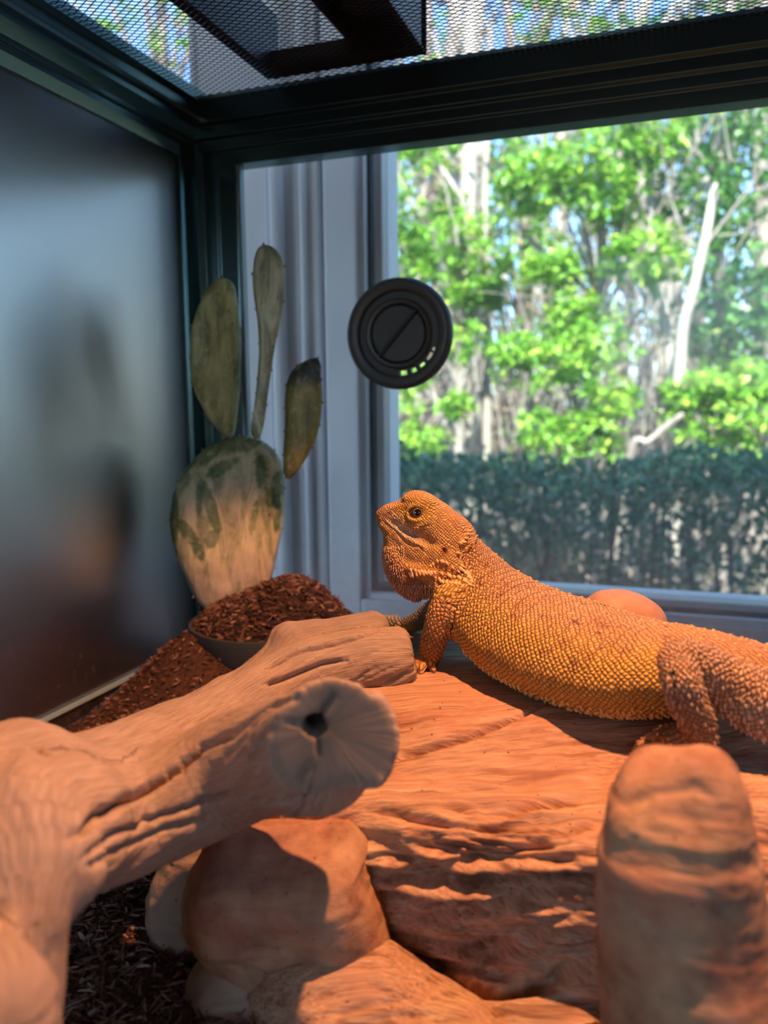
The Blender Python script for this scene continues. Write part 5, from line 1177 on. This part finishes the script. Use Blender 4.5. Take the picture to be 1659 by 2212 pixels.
tree('pale green shrub beside the window frame behind the hedge', [G(900, 1250, 3.9), G(900, 1000, 3.9), G(900, 850, 3.9)], .02,
     bl((850, 900, 3.7, .12, .2, .12), (920, 960, 3.7, .12, .2, .08), (985, 880, 3.8, .07, .15, .06), (850, 980, 3.7, .12, .2, .06), (1000, 740, 4.0, .12, .2, .10), (880, 820, 4.0, .12, .15, .1)), 42, .052, 'leaf_bright', 'bark_grey', 606, 'shrub', 'broadleaf_shrub', 'shrubs beyond the hedge')
tree('tall bright tree seen only through the screen top past the window post', [(-3.0, 4.4, GZ), (-3.0, 4.4, .8), (-2.95, 4.4, 2.4), (-2.9, 4.4, 4.2)], .06,
     [((-3.0 + dx, 4.3 + dy, zz), (.5, .4, .42)) for dx, dy, zz in ((-.5, 0, 1.4), (.3, .1, 1.7), (-.2, -.2, 2.2), (.5, .1, 2.5), (-.6, 0, 2.7), (0, 0, 3.1), (-1.0, .1, 2.0), (-1.1, 0, 3.0), (.6, .2, 3.4))], 60, .065, 'leaf_bright', 'bark_grey', 707)
# bare trunks and leaning stems among the leaves
def bare(label, pts, r, bm_='bark_pale', seed=1, nb=5):
    rg = np.random.default_rng(seed); P = catmull(np.array([G(*p) for p in pts]), 5); t = tag(empty('bare_tree', tuple(P[0])), label, 'tree', 'bare trunks beyond the window')
    mb = MB(); tube_mb(mb, P, np.linspace(r, r * .6, len(P)), 9); mb.build('trunk', M[bm_], t, smooth=True)
    bb = MB()
    for _ in range(nb):
        s = P[rg.integers(len(P) // 3, len(P))]; e = s + np.array([rg.normal(0, .5), rg.normal(0, .3), rg.uniform(.1, .8)]); tube_mb(bb, [s, (s + e) / 2 + rg.normal(0, .05, 3), e], [r * .2, r * .14, r * .06], 5)
    if nb: bb.build('branches', M['bark_grey'], t, smooth=True)['kind'] = 'stuff'
bare('pale curved bare trunk leaning beside the dense evergreen', [(1455, 1210, 3.8), (1470, 760, 3.8), (1500, 620, 3.8), (1528, 490, 3.85), (1545, 400, 3.9)], .028, seed=1)
bare('thin pale bare trunk standing below the dense evergreen', [(1440, 1210, 4.1), (1450, 900, 4.1), (1440, 720, 4.1), (1405, 560, 4.1), (1410, 100, 4.2)], .026, seed=2)
bare('slim grey trunk directly behind the round vent port', [(985, 1210, 4.9), (992, 700, 4.9), (985, 560, 4.9), (975, 0, 5.0)], .04, 'bark_grey', seed=3)
bare('slim pale trunk just past the vent port', [(1050, 1210, 4.7), (1052, 700, 4.7), (1046, 500, 4.7), (1060, 50, 4.8)], .028, seed=4)
bare('whitish fallen stem slanting over the top of the hedge', [(1310, 1330, 3.3), (1360, 985, 3.3), (1400, 955, 3.3), (1440, 920, 3.32), (1475, 895, 3.35)], .018, 'bark_grey', seed=5, nb=0)
bare('grey broken trunk in the middle of the thicket', [(1270, 1210, 5.2), (1285, 700, 5.2), (1295, 520, 5.2), (1290, 300, 5.2)], .035, 'bark_pale', seed=6)
bare('thick pale trunk at the back against the blue sky', [(1010, 1210, 6.5), (1015, 600, 6.5), (1020, 300, 6.5), (1035, -250, 6.6)], .11, seed=7)
bare('slim trunk left of the pale tree against blue sky', [(905, 1210, 6.2), (905, 600, 6.2), (915, 350, 6.2), (930, -150, 6.2)], .06, 'bark_grey', seed=8)
bare('grey trunk at the frame edge behind the evergreen', [(1640, 1210, 5.0), (1650, 600, 5.0), (1640, 300, 5.0), (1660, -100, 5.0)], .05, 'bark_grey', seed=9)
# woodland further back: each tree with trunk, twigs and a loose crown
wr = np.random.default_rng(42)
wlist = [(-6.3, 6.2, 'leaf_mid', 'tall woodland tree seen through the screen top over the second window'), (-5.2, 6.8, 'leaf_bright', 'yellow green woodland tree seen through the screen beside the window post'), (-4.3, 7.4, 'leaf_mid', 'woodland tree hidden partly by the broad window post'),
         (-2.75, 7.0, 'leaf_mid', 'dim green woodland tree tight against the window frame'), (-2.3, 8.2, 'leaf_bright', 'loose woodland tree between the frame and the pale trunk'), (-1.85, 7.0, 'leaf_dry', 'brownish woodland tree just behind the vent port'), (-1.35, 8.0, 'leaf_mid', 'dim green woodland tree left of the grey broken trunk'), (-.95, 7.0, 'leaf_bright', 'yellow green woodland tree behind the leafy middle tree'),
         (-.5, 8.2, 'leaf_dry', 'dry brown woodland tree behind the leafy middle tree'), (-.1, 7.0, 'leaf_mid', 'dim green woodland tree behind the leaning pale trunk'), (.35, 7.8, 'leaf_mid', 'dark woodland tree behind the dense evergreen'), (.85, 6.8, 'leaf_mid', 'dark green woodland tree at the edge of the window view'), (1.7, 7.2, 'leaf_bright', 'yellow green woodland tree cut off by the edge of the window view'), (2.4, 5.6, 'leaf_mid', 'green woodland tree first past the window view'), (3.3, 6.4, 'leaf_bright', 'yellow green woodland tree second past the window view'), (4.2, 5.4, 'leaf_mid', 'green woodland tree third past the window view'), (5.2, 6.6, 'leaf_mid', 'outermost green tree of the woodland row')]
for i, (x, y, lm, wlab) in enumerate(wlist):
    hgt = wr.uniform(4.2, 5.6) if i % 2 else wr.uniform(5.2, 6.8)
    tr_ = [(x, y, GZ), (x + wr.normal(0, .08), y, GZ + hgt * .4), (x + wr.normal(0, .15), y, GZ + hgt * .75), (x + wr.normal(0, .2), y, GZ + hgt)]
    B = [((x + wr.normal(0, .42), y + wr.normal(0, .35), GZ + wr.uniform(.12, .95) * hgt), (.42, .35, .32)) for _ in range(11)]
    tree(wlab, tr_, wr.uniform(.04, .09), B, 44, .085, lm, ['bark_grey', 'bark_pale'][i % 2], 900 + i, name='woodland_tree', group='woodland behind the garden', twigs=18)
# thicket of dry twigs under the trees
tk = MB()
for q_ in range(1500):
    far = q_ % 5 > 1
    x = wr.uniform(-6.5, 5.5); y = wr.uniform(6.0, 9.0) if far else wr.uniform(4.3, 6.2); s = np.array([x, y, GZ]); hh_ = wr.uniform(1.2, 4.6) if far else wr.uniform(.6, 2.3)
    e = s + np.array([wr.normal(0, .5), wr.normal(0, .3), hh_]); r = wr.uniform(.005, .015)
    tube_mb(tk, [s, (s + e) / 2 + wr.normal(0, .14, 3), e], [r, r * .8, r * .3], 4)
th_ = tag(tk.build('twig_thicket', M['bark_grey'], smooth=True), 'tangled dry twig thicket under the trees behind the hedge', 'thicket', kind='stuff')
P = np.column_stack([wr.uniform(-6.5, 5.5, 16000), wr.uniform(4.2, 9.0, 16000), GZ + .9 + 2.6 * wr.uniform(0, 1, 16000) ** 1.3]); Dv = wr.normal(0, 1, P.shape)
leaves_mesh('dry_leaves', P, Dv, .07, .035, 77, M['leaf_dry'], th_)
# the clipped hedge close to the house, in its shade
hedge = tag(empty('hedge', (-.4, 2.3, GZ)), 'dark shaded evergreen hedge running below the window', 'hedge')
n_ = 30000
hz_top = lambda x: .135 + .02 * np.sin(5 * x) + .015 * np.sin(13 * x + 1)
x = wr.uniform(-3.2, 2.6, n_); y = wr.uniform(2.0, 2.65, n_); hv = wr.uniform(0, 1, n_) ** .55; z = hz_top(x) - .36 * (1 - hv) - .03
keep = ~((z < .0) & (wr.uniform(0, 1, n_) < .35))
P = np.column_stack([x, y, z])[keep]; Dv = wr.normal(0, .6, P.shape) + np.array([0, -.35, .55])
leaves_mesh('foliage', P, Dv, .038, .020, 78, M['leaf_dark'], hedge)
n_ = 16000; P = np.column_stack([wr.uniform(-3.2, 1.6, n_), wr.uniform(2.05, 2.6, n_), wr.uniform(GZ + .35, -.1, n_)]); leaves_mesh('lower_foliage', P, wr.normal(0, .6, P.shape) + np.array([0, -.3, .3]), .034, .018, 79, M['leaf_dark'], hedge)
for i in range(34):
    xs_ = -3.1 + i * .14 + wr.uniform(-.04, .04); ys_ = wr.uniform(2.15, 2.5); mb = MB()
    for _ in range(4):
        e = np.array([xs_ + wr.normal(0, .16), ys_ + wr.normal(0, .12), wr.uniform(-.15, .12)]); s = np.array([xs_, ys_, GZ]); m_ = (s * .5 + e * .5) + np.array([wr.normal(0, .03), wr.normal(0, .03), -.05])
        tube_mb(mb, [s, m_, e], [.013, .010, .004], 5)
    mb.build('stem', M['bark_dark'], hedge, smooth=True)
